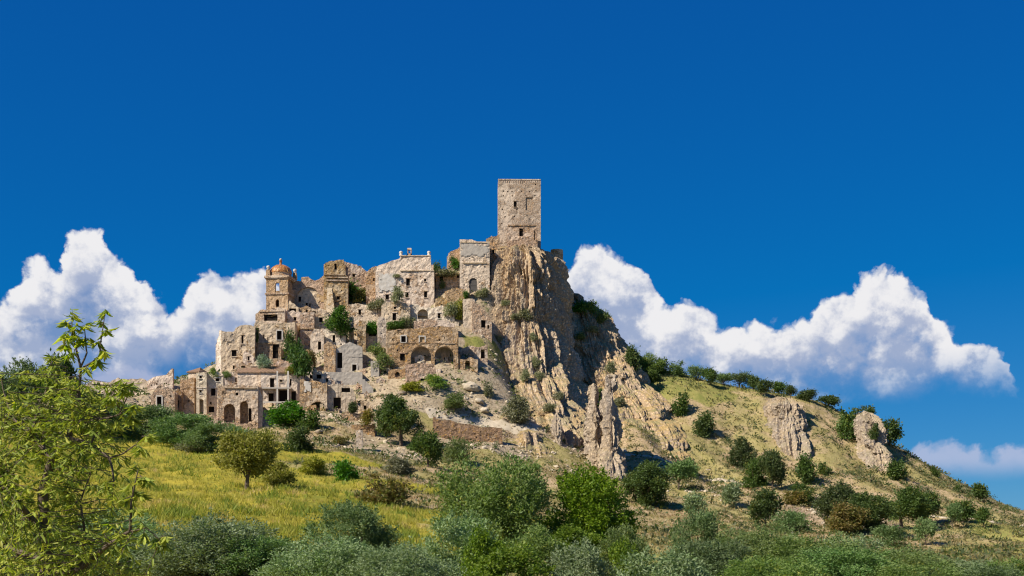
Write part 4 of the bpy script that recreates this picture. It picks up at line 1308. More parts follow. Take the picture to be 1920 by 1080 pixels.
# --- lower left cluster
H('tiled_house', 'cream corner house under a low tiled hip roof', 353, 373, 790, 697.5, 'pale', 8, -10, [('w', 361, 732, 738, 3)], 'hip', 341, rag=0.05)
H('narrow_house', 'narrow whitish house with two small square windows and a cellar arch', 368, 387, 786, [(368, 699), (387, 698)], 'white', 6, 4, [('w', 375.5, 704, 709.5, 5), ('w', 375.5, 731, 736.5, 5), ('v', 376.5, 748, 776, 14)], 'flat', 337, bands=[(368, 387, 727, 1.4, 0.15)], rag=0.1)
H('ruined_house', 'roofless whitish house with gable and three dark windows beside the narrow house', 385, 418, 782, [(385, 700), (392, 701), (400, 696), (408, 694), (414, 697), (418, 704)], 'white', 7, 3,
  [('w', 407, 709, 715, 7), ('w', 399.5, 728, 742, 8.5), ('w', 395, 753, 758, 3.5), ('h', 396, 762, 773, 11)], 'none', 338.5, 'ruin', bands=[(401, 417, 704, 1.6, 0.25)])
H('set_back_house', 'cream house with one slit window set back above the arcade', 415, 449, 748, [(415, 700), (427, 703), (430, 697), (449, 697)], 'pale', 6, 0, [('w', 443, 708, 717, 4.5)], 'flat', 350, rag=0.2)
t_, fx, fz, s_, W_ = H('arcaded_ruin', 'grey ruined facade with two collapsed arches at the lower town edge', 408, 483, 808, [(408, 724), (440, 722), (483, 722)], 'stone', 9, 3,
  [('v', 430, 757, 792, 21), ('v', 457, 752, 794, 15), ('h', 444, 736, 741, 5), ('h', 418, 733, 738, 3), ('h', 468, 765, 790, 6)], 'flat', 332.5, 'ruin', bands=[(420, 480, 727, 1.8, 0.35)], rag=0.45)
H('tower_stump', 'dark slim tower stump at the right corner of the arcaded ruin', 478, 491, 808, [(478, 723), (486, 728), (491, 745)], 'grey', 7, 9, [('w', 486, 753, 765, 3)], 'none', 334, 'ruin')
H('barn', 'stone barn with a framed dark doorway at the far left of the town', 283, 327, 790, [(283, 742), (300, 719.5), (312, 727), (327, 737)], 'stone', 9, 3, [('f', 298.5, 743.5, 765, 8.5), ('w', 320, 741, 745, 3)], 'flat', 333)
H('pink_house', 'faded pink house with one small window right of the barn', 338, 364, 790, [(338, 713), (350, 710), (364, 708)], 'rose', 8, 2, [('w', 342.5, 730, 735, 3.5), ('h', 343, 759, 766, 4)], 'flat', 339)
H('wall_ruin', 'pale gable wall with a sharp spike standing behind the barn', 276, 324, 728, [(276, 714), (290, 706), (311, 702), (317, 696), (321, 690), (324, 691)], 'pale', 1.2, 0, (), 'flat', 346, 'ruin', rag=0.12)
H('wall_ruin', 'low rubble wall running left behind the almond branches', 205, 282, 742, [(205, 717), (222, 708), (240, 712), (262, 709), (282, 716)], 'grey', 5, 0, (), 'flat', 347, 'ruin', rag=0.6)
H('wall_ruin', 'farthest left rubble wall half hidden by almond leaves', 158, 208, 744, [(158, 722), (175, 712), (190, 716), (208, 719)], 'grey', 5, 0, (), 'flat', 348, 'ruin', rag=0.6)
H('garden_terrace', 'low garden wall with a small cellar hole below the pink house', 346, 409, 806, [(346, 781), (372, 779), (392, 777), (409, 784)], 'rose', 1.5, 0, [('h', 394, 782, 789, 5)], 'flat', 326, 'wall', rag=0.35)
# --- centre, below the fig bushes
t_, fx, fz, s_, W_ = H('vaulted_ruin', 'ruined building with a wide black cellar arch and white plaster remains', 562, 613, 772, [(562, 713), (568, 710), (575, 717), (585, 712), (600, 717), (613, 719)], 'stone', 8, 2, [('a', 596, 753, 772, 33)], 'none', 342, 'ruin', patches=[(570, 715, 583, 735, 'lime')], rag=0.5)
H('ruined_house', 'crumbled grey house right of the black cellar arch', 612, 666, 776, [(612, 722), (630, 719), (645, 724), (660, 726), (666, 740)], 'grey', 8, 4, [('h', 632, 745, 766, 14), ('h', 648, 727, 735, 16)], 'none', 343.5, 'ruin', rag=0.6)
H('stone_pier', 'lone rubble pier under the crumbled grey house', 660, 670, 795, [(660, 755), (664, 750), (670, 753)], 'pale', 2.0, 5, (), 'flat', 331, 'ruin', rag=0.3)
H('concrete_terrace', 'plain grey concrete terrace wall in the middle of the town', 607, 679, 730, 697.5, 'concrete', 5, 3, (), 'flat', 355.5, 'wall', rag=0.03)
H('concrete_house', 'grey concrete house with a low gable above the concrete terrace', 627, 679, 704, [(627, 656), (640, 648), (655, 640.5), (666, 645), (679, 650)], 'concrete', 8, 6, [('h', 636, 661, 690, 11), ('f', 664, 683, 696, 8)], 'flat', 361.5, 'house', rag=0.04, bands=[(652, 678, 668, 1.5, 0.12)])
H('wall_ruin', 'curved wall stub at the left end of the concrete house', 607, 629, 704, [(607, 648), (612, 641), (622, 642), (629, 652)], 'stone', 5, -5, (), 'flat', 361, 'ruin', rag=0.3)
H('concrete_pier', 'flat topped concrete pier right of the concrete house', 695, 711, 708, 677, 'concrete', 3, 4, (), 'flat', 358.5, 'ruin', rag=0.08)
H('wall_stub', 'leftmost of three upright wall stubs above the concrete house', 654.5, 663, 650, [(654.5, 596), (658, 592.5), (663, 594)], 'pale', 3.5, 6, (), 'none', 377, 'ruin', rag=0.2)
H('wall_stub', 'middle of three upright wall stubs above the concrete house', 670, 686, 660, [(670, 606), (674, 598), (680, 601), (686, 603)], 'stone', 5, 6, (), 'flat', 373, 'ruin', rag=0.3)
H('wall_stub', 'rightmost and tallest of three upright wall stubs, at the double arch house', 708, 724, 660, [(708, 597), (712, 594), (718, 594.5), (724, 600)], 'grey', 5, 8, (), 'flat', 374, 'ruin', rag=0.2)
H('ruined_house', 'ruined house with leaning remains of vault below the round fig bush', 582, 607, 672, [(582, 628), (588, 616), (592, 614), (600, 618), (607, 616)], 'pale', 5, 3, [('h', 600, 640, 655, 8)], 'none', 372, 'ruin', rag=0.5)
H('wall_ruin', 'whitish scalloped wall remains under the round fig bush', 606, 648, 650, [(606, 618), (612, 614), (622, 621), (630, 613), (640, 616), (648, 615)], 'white', 4, 0, [('h', 626, 628, 642, 5)], 'none', 375, 'ruin', rag=0.5)
H('wall_ruin', 'low broken terrace wall between the middle and right wall stubs', 686, 712, 655, [(686, 622), (700, 618), (712, 621)], 'pale', 3, 0, [('h', 698, 625, 630, 14)], 'flat', 377, 'ruin', rag=0.3)
# --- middle belt
H('row_house', 'row house with one narrow window under the palace, left part', 651, 722, 626, [(651, 572), (668, 569), (686, 571), (700, 578), (722, 575)], 'pale', 6, 0, [('w', 674.5, 580, 590.5, 5)], 'flat', 388, rag=0.35)
H('row_house', 'row house with small window over a dark doorway under the palace', 715, 769, 624, [(715, 573), (725, 566), (745, 565), (760, 568), (769, 577)], 'pale', 6, -2, [('w', 740.5, 575, 580, 4.5), ('d', 739.5, 587, 601, 7)], 'flat', 385, rag=0.25)
H('white_house', 'white plastered house with an arched niche right below the palace', 764, 852, 620, [(764, 580), (768, 572), (776, 570), (790, 575), (806, 577), (830, 573), (842, 578), (852, 590)], 'white', 6, 0,
  [('v', 792.5, 579.5, 598, 19.5), ('w', 823.5, 587, 597, 5), ('w', 762.5 + 5, 583, 590, 3)], 'flat', 386, rag=0.3)
H('stone_terrace', 'low stepped terrace wall in front of the white house', 776, 852, 628, [(776, 602), (800, 599), (830, 600), (852, 606)], 'stone', 3, 0, (), 'flat', 379, 'wall', rag=0.3)
H('double_arch_house', 'broad stone house with two great round arches', 723.5, 859, 695, [(723.5, 623), (740, 618), (760, 617), (780, 616), (800, 613), (835, 611), (852, 612), (859, 622)], 'rose', 10, 2,
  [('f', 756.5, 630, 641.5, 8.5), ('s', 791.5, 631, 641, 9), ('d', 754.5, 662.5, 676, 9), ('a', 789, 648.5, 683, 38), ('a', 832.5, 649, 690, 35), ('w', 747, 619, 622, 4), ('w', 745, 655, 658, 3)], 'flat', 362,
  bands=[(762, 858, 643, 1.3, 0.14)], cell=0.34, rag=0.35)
H('ruined_house', 'small sunken ruin in front of the double arch house', 760, 817, 724, [(760, 684), (772, 681.5), (800, 680), (812, 682), (817, 690)], 'rose', 5, 3, [('h', 794, 709.5, 719, 11)], 'none', 354, 'ruin', rag=0.5)
H('gatehouse', 'low wall with a little black arched doorway at the crag foot', 857, 896, 700, [(857, 664), (862, 672), (872, 674), (884, 671), (896, 676)], 'rose', 4, 0, [('a', 876.5, 676, 692, 9)], 'flat', 363, 'ruin', rag=0.3)
H('cliff_house', 'grey plastered wall built against the crag above the grass terrace', 868, 887, 624, [(868, 561), (877, 560), (887, 561)], 'grey', 5, -4, (), 'flat', 385, 'house', rag=0.15)
H('cliff_house', 'rubble walled cave house with a black opening against the crag', 885, 922, 624, [(885, 563), (900, 572), (912, 585), (922, 596)], 'stone', 4, 3, [('h', 917, 609, 616, 6), ('h', 906, 600, 614, 8)], 'none', 384, 'house', rag=0.7)
# --- retaining walls lower down
H('retaining_terrace', 'short stone retaining wall below the town with a square corner', 659, 703, 820, [(659, 798), (685, 796), (703, 793.5)], 'rose', 3, 3, (), 'flat', 320, 'wall', rag=0.2)
H('retaining_terrace', 'long reddish retaining wall carrying the pale road', 812, 942, 834, [(812, 783), (835, 788), (870, 794), (905, 800), (942, 803)], 'brick', 2.0, 4, (), 'flat', 333, 'wall', rag=0.3)
H('stone_pier', 'small dark stone pier standing alone on the tan slope', 668, 680, 850, [(668, 810), (674, 806), (680, 808)], 'grey', 1.6, 3, (), 'flat', 303, 'ruin', rag=0.25)
# --- further fragments between the houses
H('wall_ruin', 'rough terrace walling between the double arch house and the crag', 862, 914, 676, [(862, 656), (880, 649), (898, 652), (914, 646)], 'stone', 3, 0, [('h', 906, 655, 672, 9)], 'flat', 371, 'ruin', rag=0.7)
H('wall_ruin', 'whitish rubble wall left of the concrete terrace', 586, 609, 726, [(586, 694), (592, 690), (600, 696), (609, 700)], 'white', 3, 2, [('h', 598, 702, 710, 9)], 'none', 352, 'ruin', rag=0.7)
H('wall_ruin', 'broken grey wall right of the concrete terrace base', 679, 700, 740, [(679, 712), (688, 716), (700, 728)], 'concrete', 4, 5, (), 'none', 352, 'ruin', rag=0.4)
H('wall_ruin', 'ragged wall closing the lane below the stocky pier', 566, 588, 706, [(566, 668), (574, 664), (582, 672), (588, 680)], 'stone', 4, -3, [('h', 580, 684, 698, 10)], 'none', 364, 'ruin', rag=0.6)
H('wall_ruin', 'ragged wall top between bell tower foot and church', 536, 560, 604, [(536, 570), (544, 564), (552, 572), (560, 578)], 'pale', 3, 0, [('h', 549, 578, 586, 14)], 'none', 390, 'ruin', rag=0.4)
H('wall_ruin', 'crumbling wall with two slots under the church arch', 560, 612, 604, [(560, 578), (575, 573), (590, 580), (602, 576), (612, 583)], 'stone', 3, 2, [('h', 575, 581, 590, 4), ('h', 588, 583, 588, 8)], 'flat', 390.5, 'ruin', rag=0.5)
H('wall_ruin', 'rubble wall above the row houses at the left palace corner', 690, 712, 592, [(690, 566), (700, 560), (712, 563)], 'rose', 2.5, 0, [('h', 700, 568, 574, 5)], 'flat', 393, 'ruin', rag=0.5)
H('wall_ruin', 'stepped rubble wall under the low summit house', 816, 852, 582, [(816, 560), (828, 556), (840, 562), (852, 560)], 'stone', 2.5, 0, (), 'flat', 390, 'ruin', rag=0.6)
H('wall_ruin', 'broken wall with dark recess in front of the gabled houses', 440, 470, 700, [(440, 684), (452, 679), (462, 684), (470, 680)], 'stone', 2.5, 0, [('h', 456, 686, 693, 8)], 'flat', 363, 'ruin', rag=0.5)
H('wall_ruin', 'long low broken wall above the tan slope in mid town', 640, 700, 790, [(640, 776), (655, 770), (672, 775), (690, 772), (700, 778)], 'stone', 2, 2, (), 'flat', 328, 'ruin', rag=0.5)
H('wall_ruin', 'small roofless hut right of the flat topped concrete pier', 712, 736, 706, [(712, 690), (720, 686), (728, 691), (736, 694)], 'pale', 4, 2, [('h', 722, 695, 702, 5)], 'none', 360, 'ruin', rag=0.5)
H('wall_ruin', 'half buried hut on the rubble below the crumbled grey house', 676, 698, 772, [(676, 752), (684, 748), (692, 754), (698, 758)], 'stone', 4, 3, [('h', 684, 760, 768, 6)], 'none', 340, 'ruin', rag=0.6)
H('wall_ruin', 'broken pale gable behind the vaulted ruin', 598, 628, 748, [(598, 716), (606, 704), (614, 700), (622, 708), (628, 716)], 'pale', 4, 0, [('w', 613, 709, 716, 4)], 'none', 350, 'ruin', rag=0.4)
H('wall_ruin', 'dark gabled shed between the barn and the pink house', 325, 341, 790, [(325, 738), (333, 728), (341, 734)], 'brick', 6, 10, [('h', 335, 750, 764, 6)], 'flat', 337, 'shed', rag=0.2)
H('wall_ruin', 'rubble shell between the tall house and the gutted house', 455, 476, 694, [(455, 664), (462, 656), (470, 660), (476, 668)], 'pale', 4, 0, [('w', 466, 668, 676, 4)], 'none', 366, 'ruin', rag=0.4)
H('wall_ruin', 'upper broken wall joining fig bush and row house', 640, 664, 612, [(640, 584), (648, 578), (656, 582), (664, 580)], 'stone', 4, 0, [('w', 652, 588, 595, 4)], 'none', 389, 'ruin', rag=0.5)
H('wall_ruin', 'roofless shell above the vaulted ruin at the lane', 570, 596, 716, [(570, 700), (578, 694), (588, 698), (596, 695)], 'white', 4, 0, [('h', 584, 703, 710, 7)], 'none', 356, 'ruin', rag=0.5)
H('wall_ruin', 'low arched shell at the left foot of the double arch house', 728, 762, 712, [(728, 694), (740, 690), (752, 693), (762, 690)], 'rose', 3, 0, [('v', 745, 697, 707, 9)], 'flat', 357.5, 'ruin', rag=0.4)
# --- nameless stubs of walling all over the town slope
bpy.context.view_layer.update()
_dg0 = bpy.context.evaluated_depsgraph_get()
from mathutils import Vector
_r = np.random.default_rng(12)
_done = []
_used = set()
MARKS = [(520, 550, 'bell tower'), (578, 560, 'church ruin'), (630, 540, 'corniced block'), (760, 550, 'palace'), (791, 655, 'double arch house'), (808, 598, 'white house with the niche'), (653, 670, 'concrete house'),
         (642, 712, 'concrete terrace'), (526, 730, 'loggia house'), (445, 660, 'tall house with curved gable'), (515, 630, 'facade with the tall doorway'), (445, 765, 'arcaded ruin'), (588, 740, 'vaulted ruin'),
         (640, 745, 'crumbled grey house'), (788, 705, 'sunken ruin'), (639, 605, 'round fig bush'), (876, 683, 'little arched doorway'), (490, 665, 'gutted house'), (742, 595, 'row house with the dark doorway')]
for _ in range(1500):
    px, py = _r.uniform(430, 860), _r.uniform(585, 775)
    if py > 700 and px > 720 or py < 600 + 0.0 * px or len(_done) >= 34:
        continue
    if any(abs(px - a) < 11 and abs(py - b) < 9 for a, b in _done):
        continue
    d = Vector(((px - CX) / F, 1.0, (HY - py) / F)).normalized()
    ok, loc, nrm, idx, ob, mt = SC.ray_cast(_dg0, d * 30.0, d)
    if not ok or ob.name != 'ground':
        continue
    w, h = _r.uniform(7, 19), _r.uniform(6, 15)
    mk = int(_r.integers(0, 5))
    lx, ly, lm = min(MARKS, key=lambda q: (q[0] - px) ** 2 + 1.5 * (q[1] - py) ** 2)
    rel = ('right of' if px > lx else 'left of') if abs(px - lx) > 1.2 * abs(py - ly) else ('below' if py > ly else 'above')
    key = (mk, rel, lm)
    if key in _used:
        continue
    _used.add(key)
    _done.append((px, py))
    o = H('wall_stub', ['tan', 'cream', 'rosy', 'whitish', 'grey'][mk] + ' stub of broken rubble walling ' + rel + ' the ' + lm, px - w / 2, px + w / 2, py + 1, [(px - w / 2, py - h * _r.uniform(0.5, 1)), (px - w * 0.1, py - h), (px + w / 2, py - h * _r.uniform(0.4, 1))],
          ['stone', 'pale', 'rose', 'white', 'grey'][mk], _r.uniform(1.5, 4), _r.uniform(-14, 14), [('h', px, py - h * 0.45, py - 1, 3)] if w > 12 else (), 'none', float(loc.y), 'ruin', rag=0.55, group='stubs of walling on the town slope')
mb = MB()
bz = at(1044, 560, 424)
bh = (560 - 469) * 424 / F
prof_ = [(2.1, 0.0)] + [(2.0 + 0.06 * sin(q * 3.1), bh * q / 12) for q in range(1, 13)] + [(1.5, bh + 0.05), (0.0, bh - 0.2)]
mb.lathe(prof_, 28, (0, 0, 0))
tag(link('bastion', mb.mesh('bastion', [M['stone']]), None, bz), 'round shaded bastion behind the right shoulder of the castle crag', 'bastion')


# ---------------------------------------------------------------- roads, boulders
def ribbon(name, pts, w, mat, lift=0.12):
    """a track laid over the ground along points (px, py)"""
    P = np.array([hit(a, b, 250) for a, b in pts])
    t = np.linspace(0, len(P) - 1, 160)
    C = np.c_[[np.interp(t, np.arange(len(P)), P[:, k]) for k in range(3)]].T
    d = np.gradient(C[:, :2], axis=0)
    d /= np.linalg.norm(d, axis=1)[:, None] + 1e-9
    nrm = np.c_[-d[:, 1], d[:, 0]]
    V = []
    nk = 7
    for k in range(nk):
        q = (k / (nk - 1) - 0.5) * w
        xy = C[:, :2] + nrm * (q * (1 + 0.25 * np.sin(np.arange(len(t)) * 0.3 + k)))[:, None]
        V.append(np.c_[xy, height(xy[:, 0], xy[:, 1]) + lift - (0.25 if k in (0, nk - 1) else 0)])
    V = np.stack(V, 1)
    idx = np.arange(len(t) * nk).reshape(len(t), nk)
    Fq = np.c_[idx[:-1, :-1].ravel(), idx[1:, :-1].ravel(), idx[1:, 1:].ravel(), idx[:-1, 1:].ravel()]
    tag(link(name, mesh_np(name, V.reshape(-1, 3), Fq, True, [mat])), kind='structure')


M['track'] = m_plain('pale_track', (0.55, 0.46, 0.33), (0.45, 0.37, 0.26), 0.8)
ribbon('road', [(800, 776), (850, 783), (900, 791), (948, 800), (985, 806), (1040, 812)], 4.2, M['track'])
ribbon('path', [(1172, 853), (1215, 856), (1260, 868), (1300, 885), (1350, 899), (1410, 912)], 1.8, M['track'])
ribbon('path', [(1745, 968), (1800, 975), (1860, 980), (1925, 983)], 2.0, M['track'])


def boulder_mesh(seed, n=2, sx=1.0, sy=0.8, sz=0.62):
    bm = bmesh.new()
    bmesh.ops.create_icosphere(bm, subdivisions=n, radius=1.0)
    c = np.array([v.co[:] for v in bm.verts])
    r = 1 + 0.35 * fbm(c * 0.9 + seed, 3) + 0.12 * np.round(2 * perlin(c * 1.3 + seed + 5))
    for v, q in zip(bm.verts, r):
        v.co = (v.co.x * q * sx, v.co.y * q * sy, max(v.co.z * q * sz, -0.35))
    me = bpy.data.meshes.new('boulder')
    bm.to_mesh(me)
    bm.free()
    return me


for i, (px, py, w, lab) in enumerate([(884, 732, 34, 'largest pale boulder on the rubble slope below the crag'), (899, 757, 20, 'middle sized pale boulder below the largest one'),
                                      (908, 775, 20, 'flat pale boulder just above the road'), (752, 741, 18, 'dark low boulder beside the green weeds'), (598, 812, 16, 'grey boulder under the dark bush below the loggia')]):
    p = hit(px, py, 250)
    me = boulder_mesh(i * 7.7, 3)
    me.materials.append(M['track'] if i < 3 else M['rock_grey'])
    s = 0.5 * w * p[1] / F
    tag(link('boulder', me, None, p + np.array([0, 0, 0.25 * s]), (0.1, 0.15, i), (s, s, s)), lab, 'boulder')


# ---------------------------------------------------------------- trees and shrubs
PAL = {'fig': ((0.047, 0.111, 0.016), (0.088, 0.182, 0.027)),
       'oak': ((0.057, 0.095, 0.024), (0.108, 0.155, 0.041)),
       'olive': ((0.17, 0.245, 0.10), (0.28, 0.345, 0.175)),
       'darkolive': ((0.10, 0.165, 0.055), (0.19, 0.255, 0.10)),
       'bright': ((0.100, 0.175, 0.010), (0.200, 0.280, 0.018)),
       'willow': ((0.120, 0.188, 0.043), (0.222, 0.291, 0.085)),
       'grey': ((0.195, 0.202, 0.117), (0.286, 0.28, 0.169)),
       'yellow': ((0.203, 0.223, 0.024), (0.324, 0.304, 0.047)),
       'brown': ((0.23, 0.162, 0.047), (0.162, 0.162, 0.041)),
       'aloe': ((0.192, 0.264, 0.192), (0.264, 0.336, 0.24))}
_crowns = {}


def quad_leaves(P, D, U, L, Wd, droop=0.0):
    """diamond leaves at P along D, widened along U"""
    n = len(P)
    mid = P + D * (0.5 * L)[:, None]
    tip = P + D * L[:, None]
    tip[:, 2] -= droop * L
    V = np.stack([P, mid + U * (0.5 * Wd)[:, None], tip, mid - U * (0.5 * Wd)[:, None]], 1).reshape(-1, 3)
    return V, np.arange(4 * n).reshape(n, 4)


def unit(v):
    return v / (np.linalg.norm(v, axis=1)[:, None] + 1e-9)


def crown_mesh(kind, shape, size, var):
    key = (kind, shape, size, var)
    if key in _crowns:
        return _crowns[key]
    r = np.random.default_rng(abs(hash((kind, shape))) % 1000 if False else sum(map(ord, kind + shape)) * 7 + var * 131 + size)
    n = {0: 2300, 1: 6200, 2: 17000, 3: 42000}[size]
    leaf = {0: 0.096, 1: 0.061, 2: 0.038, 3: 0.0255}[size]
    nl = {0: 7, 1: 11, 2: 20, 3: 36}[size]
    zlo = 0.30 if shape == 'tree' else 0.04
    R = r.uniform(0.13, 0.24, nl) * (1.1 if nl < 12 else 0.82)
    th = r.uniform(0, 2 * pi, nl)
    if shape == 'tree':
        # lobes spread through a squat ellipsoid on a clear stem
        zz = r.uniform(0, 1, nl)
        prof = np.sqrt(np.clip(1 - (2 * zz - 1) ** 2 * 0.75, 0, 1))
        rad = 0.37 * np.sqrt(r.uniform(0.02, 1, nl)) * prof * 1.05
        C = np.c_[rad * np.cos(th), rad * np.sin(th), zlo + (0.86 - zlo) * (0.12 + 0.88 * zz)]
    else:
        # lobes under a dome that reaches the ground
        el = np.arcsin(np.clip(r.uniform(-0.02, 1.0, nl), 0, 1))
        inn = np.where(r.random(nl) < 0.22, r.uniform(0.2, 0.7, nl), r.uniform(0.88, 1.05, nl))
        rad = np.cos(el) * (0.50 - 0.8 * R) * inn
        C = np.c_[rad * np.cos(th), rad * np.sin(th), 0.06 + np.sin(el) * (0.93 - R) * inn]
    ncl = n // 22
    cw = r.choice(nl, ncl, p=R ** 2 / (R ** 2).sum())
    cd = unit(r.normal(size=(ncl, 3)))
    cl = C[cw] + cd * (R[cw] * r.uniform(0.55, 1.08, ncl))[:, None]
    k = r.integers(0, ncl, n)
    P = cl[k] + r.normal(size=(n, 3)) * (leaf * 0.95)
    P[:, 2] = np.maximum(P[:, 2], 0.01)
    out = unit(P - C[cw[k]])
    # stray shoots breaking the outline
    ns = {0: 10, 1: 26, 2: 60, 3: 130}[size]
    sel = r.choice(ncl, ns)
    per = max(4, int(0.13 * n / ns))
    ii = r.choice(n, ns * per, replace=False)
    sh = np.repeat(np.arange(ns), per)
    sd_ = unit(cd[sel] * np.array([1, 1, 0.6]) + np.array([0, 0, 0.9]) + 0.35 * r.normal(size=(ns, 3)))
    sl = r.uniform(0.05, 0.15, ns) * (1.25 if size < 2 else 0.8)
    P[ii] = cl[sel][sh] + sd_[sh] * (sl[sh] * r.uniform(0, 1, len(ii)))[:, None] + r.normal(size=(len(ii), 3)) * leaf * 0.25
    out[ii] = sd_[sh]
    up = 0.6 if kind in ('olive', 'darkolive', 'willow', 'aloe') else 0.1
    D = unit(out * 0.8 + r.normal(size=(n, 3)) * 0.75 + np.array([0, 0, up]))
    U = unit(np.cross(D, r.normal(size=(n, 3))))
    ar = 0.42 if kind in ('olive', 'darkolive', 'willow', 'aloe') else 0.62
    L = leaf * r.uniform(0.6, 1.35, n)
    V, Fq = quad_leaves(P, D, U, L, L * ar)
    a, b = np.array(PAL[kind])
    t = np.clip(0.5 + 0.42 * r.normal(size=ncl)[k] + 0.16 * r.normal(size=n), -0.25, 1.4)
    col = a + (b - a) * t[:, None]
    if kind in ('oak', 'willow', 'fig'):
        dry = (r.random(ncl) < 0.06)[k]
        col[dry] = col[dry] * np.array([1.9, 1.35, 1.0])
    me = mesh_np('crown', V, Fq, False, [M['leaf_olive' if kind in ('olive', 'darkolive', 'grey', 'aloe') else 'leaf']])
    set_col(me, 'tint', np.repeat(col, 4, 0))
    _crowns[key] = me
    return me


_trunks = {}


def trunk_mesh(shape, var):
    key = (shape, var)
    if key in _trunks:
        return _trunks[key]
    r = np.random.default_rng(var * 17 + len(shape))
    mb = MB()
    h = 0.45 if shape == 'tree' else 0.28
    w = 0.035 if shape == 'tree' else 0.022
    p = [np.array([0, 0, -0.12]), np.array([0.01, 0.0, 0.1]), np.array([r.uniform(-.04, .04), r.uniform(-.04, .04), h * 0.7]), np.array([r.uniform(-.05, .05), r.uniform(-.05, .05), h])]
    mb.tube(p, [w * 1.3, w, w * 0.8, w * 0.5], 7)
    for k in range(5):
        a = 2 * pi * k / 5 + r.uniform(-.4, .4)
        s0 = p[1] + (p[2] - p[1]) * r.uniform(0.3, 1)
        e = np.array([0.27 * cos(a), 0.27 * sin(a), h + r.uniform(0.08, 0.3)])
        mb.tube([s0, s0 * 0.5 + e * 0.5 + np.array([0, 0, -0.03]), e], [w * 0.6, w * 0.42, w * 0.15], 5)
    me = mb.mesh('trunk', [M['bark']])
    _trunks[key] = me
    return me


PLANTS = []


def P_(px, yb, yt, w, kind, label, shape='bush', Y=None, name=None, cat=None, group=None):
    PLANTS.append((px, yb, yt, w, kind, label, shape, Y, name, cat, group))


# in the town
P_(666, 562, 513, 40, 'fig', 'dense dark green tree between the corniced block and the curved turret wall')
P_(674, 566, 541, 28, 'yellow', 'small yellowish bush at the foot of the dense tree beside the turret wall')
P_(639, 628, 581, 54, 'fig', 'large round dark green fig bush in the middle of the upper town')
P_(558, 700, 630, 44, 'fig', 'tall green tree growing against the facade with the tall doorway')
P_(548, 680, 622, 28, 'oak', 'thin leafy bush climbing left of the tall green tree by the doorway facade')
P_(744, 616, 594, 38, 'fig', 'green bush in front of the dark doorway under the palace')
P_(698, 624, 592, 22, 'fig', 'upright green bush between the middle and the tallest wall stubs')
P_(764, 612, 586, 22, 'grey', 'grey green shrub left of the white house niche')
P_(704, 668, 642, 26, 'willow', 'weedy shrub in the rubble left of the double arch house')
P_(716, 693, 664, 34, 'willow', 'green weeds spreading left of the double arch house doorway')
P_(818, 500, 478, 16, 'fig', 'small dark tree behind the palace roof corner')
P_(850, 502, 472, 20, 'fig', 'small dark tree behind the slanting wall below the grey house')
P_(745, 569, 537, 20, 'grey', 'grey hanging shrub on the palace facade between its windows')
P_(744, 519, 511, 12, 'grey', 'tiny tuft high on the palace facade')
P_(708, 584, 560, 30, 'grey', 'grey shrub on the terrace below the left palace corner')
P_(848, 590, 560, 28, 'grey', 'round grey shrub on the ledge right of the palace')
P_(864, 598, 562, 22, 'yellow', 'yellow green drooping shrub beside the round grey shrub')
P_(876, 560, 543, 12, 'fig', 'small dark bush beside the arched gate of the grey house')
P_(828, 541, 524, 12, 'willow', 'little green bush below the low summit house window')
P_(497, 690, 664, 28, 'aloe', 'blue green agave clump on the gabled roofs')
P_(545, 700, 684, 26, 'yellow', 'yellowish weeds on the right gabled roof edge')
P_(400, 706, 690, 14, 'willow', 'green tuft on the whitish roofless gable')
P_(425, 710, 694, 16, 'willow', 'weeds on the wall between whitish ruin and set back house')
P_(838, 518, 500, 44, 'grey', 'long dry grass bank on the low summit house roof')
P_(584, 692, 660, 20, 'brown', 'brownish bush beside the ruined lane stair')
P_(480, 640, 612, 14, 'oak', 'dark bush in the hollow of the doorway facade')
P_(540, 800, 757, 74, 'fig', 'broad green bush below the loggia house')
P_(580, 806, 768, 40, 'oak', 'bushy green tree right of the broad bush below the loggia')
P_(556, 846, 796, 62, 'oak', 'dark rounded bush under the loggia terrace')
P_(660, 772, 752, 18, 'oak', 'small bush by the lone rubble pier')
P_(690, 800, 770, 24, 'brown', 'dry brown scrub by the short retaining wall')
# rubble slope
P_(815, 728, 704, 44, 'willow', 'patch of green weeds below the sunken ruin')
P_(850, 765, 735, 50, 'willow', 'patch of low green weeds left of the boulders')
P_(770, 732, 712, 40, 'yellow', 'yellow green weeds left of the sunken ruin')
P_(965, 792, 744, 56, 'grey', 'big grey green shrub at the foot of the crag')
P_(915, 742, 712, 18, 'grey', 'narrow grey shrub in a cleft at the crag foot')
# slope below the town
P_(752, 836, 746, 92, 'oak', 'broad dark tree below the rubble slope', 'tree')
P_(802, 876, 816, 58, 'oak', 'rounded tree between the broad dark tree and the big willow-green bush', 'tree')
P_(785, 842, 810, 40, 'fig', 'low dark bush under the broad dark tree')
P_(735, 790, 750, 34, 'fig', 'dark upper clump beside the broad dark tree')
P_(850, 866, 818, 60, 'willow', 'pale green shrub below the long reddish wall')
P_(290, 826, 756, 112, 'darkolive', 'olive thicket in front of the stone barn')
P_(348, 836, 770, 112, 'darkolive', 'olive thicket below the pink house')
P_(402, 844, 788, 104, 'darkolive', 'olive thicket below the narrow whitish house')
P_(440, 840, 796, 50, 'olive', 'rounded olive bush below the arcaded ruin')
P_(365, 846, 815, 70, 'grey', 'dry twiggy shrub at the lower edge of the olive thickets')
P_(230, 815, 755, 80, 'darkolive', 'olive bush at the outer end of the thickets behind the almond tree')
P_(462, 917, 808, 100, 'yellow', 'small yellow green almond tree standing in the yellow meadow', 'tree')
P_(525, 912, 864, 60, 'yellow', 'sprawling yellow green bush right of the small meadow almond')
P_(585, 890, 855, 50, 'yellow', 'low yellow bush on the meadow crest')
P_(652, 898, 846, 44, 'fig', 'small pointed dark green tree at the meadow edge')
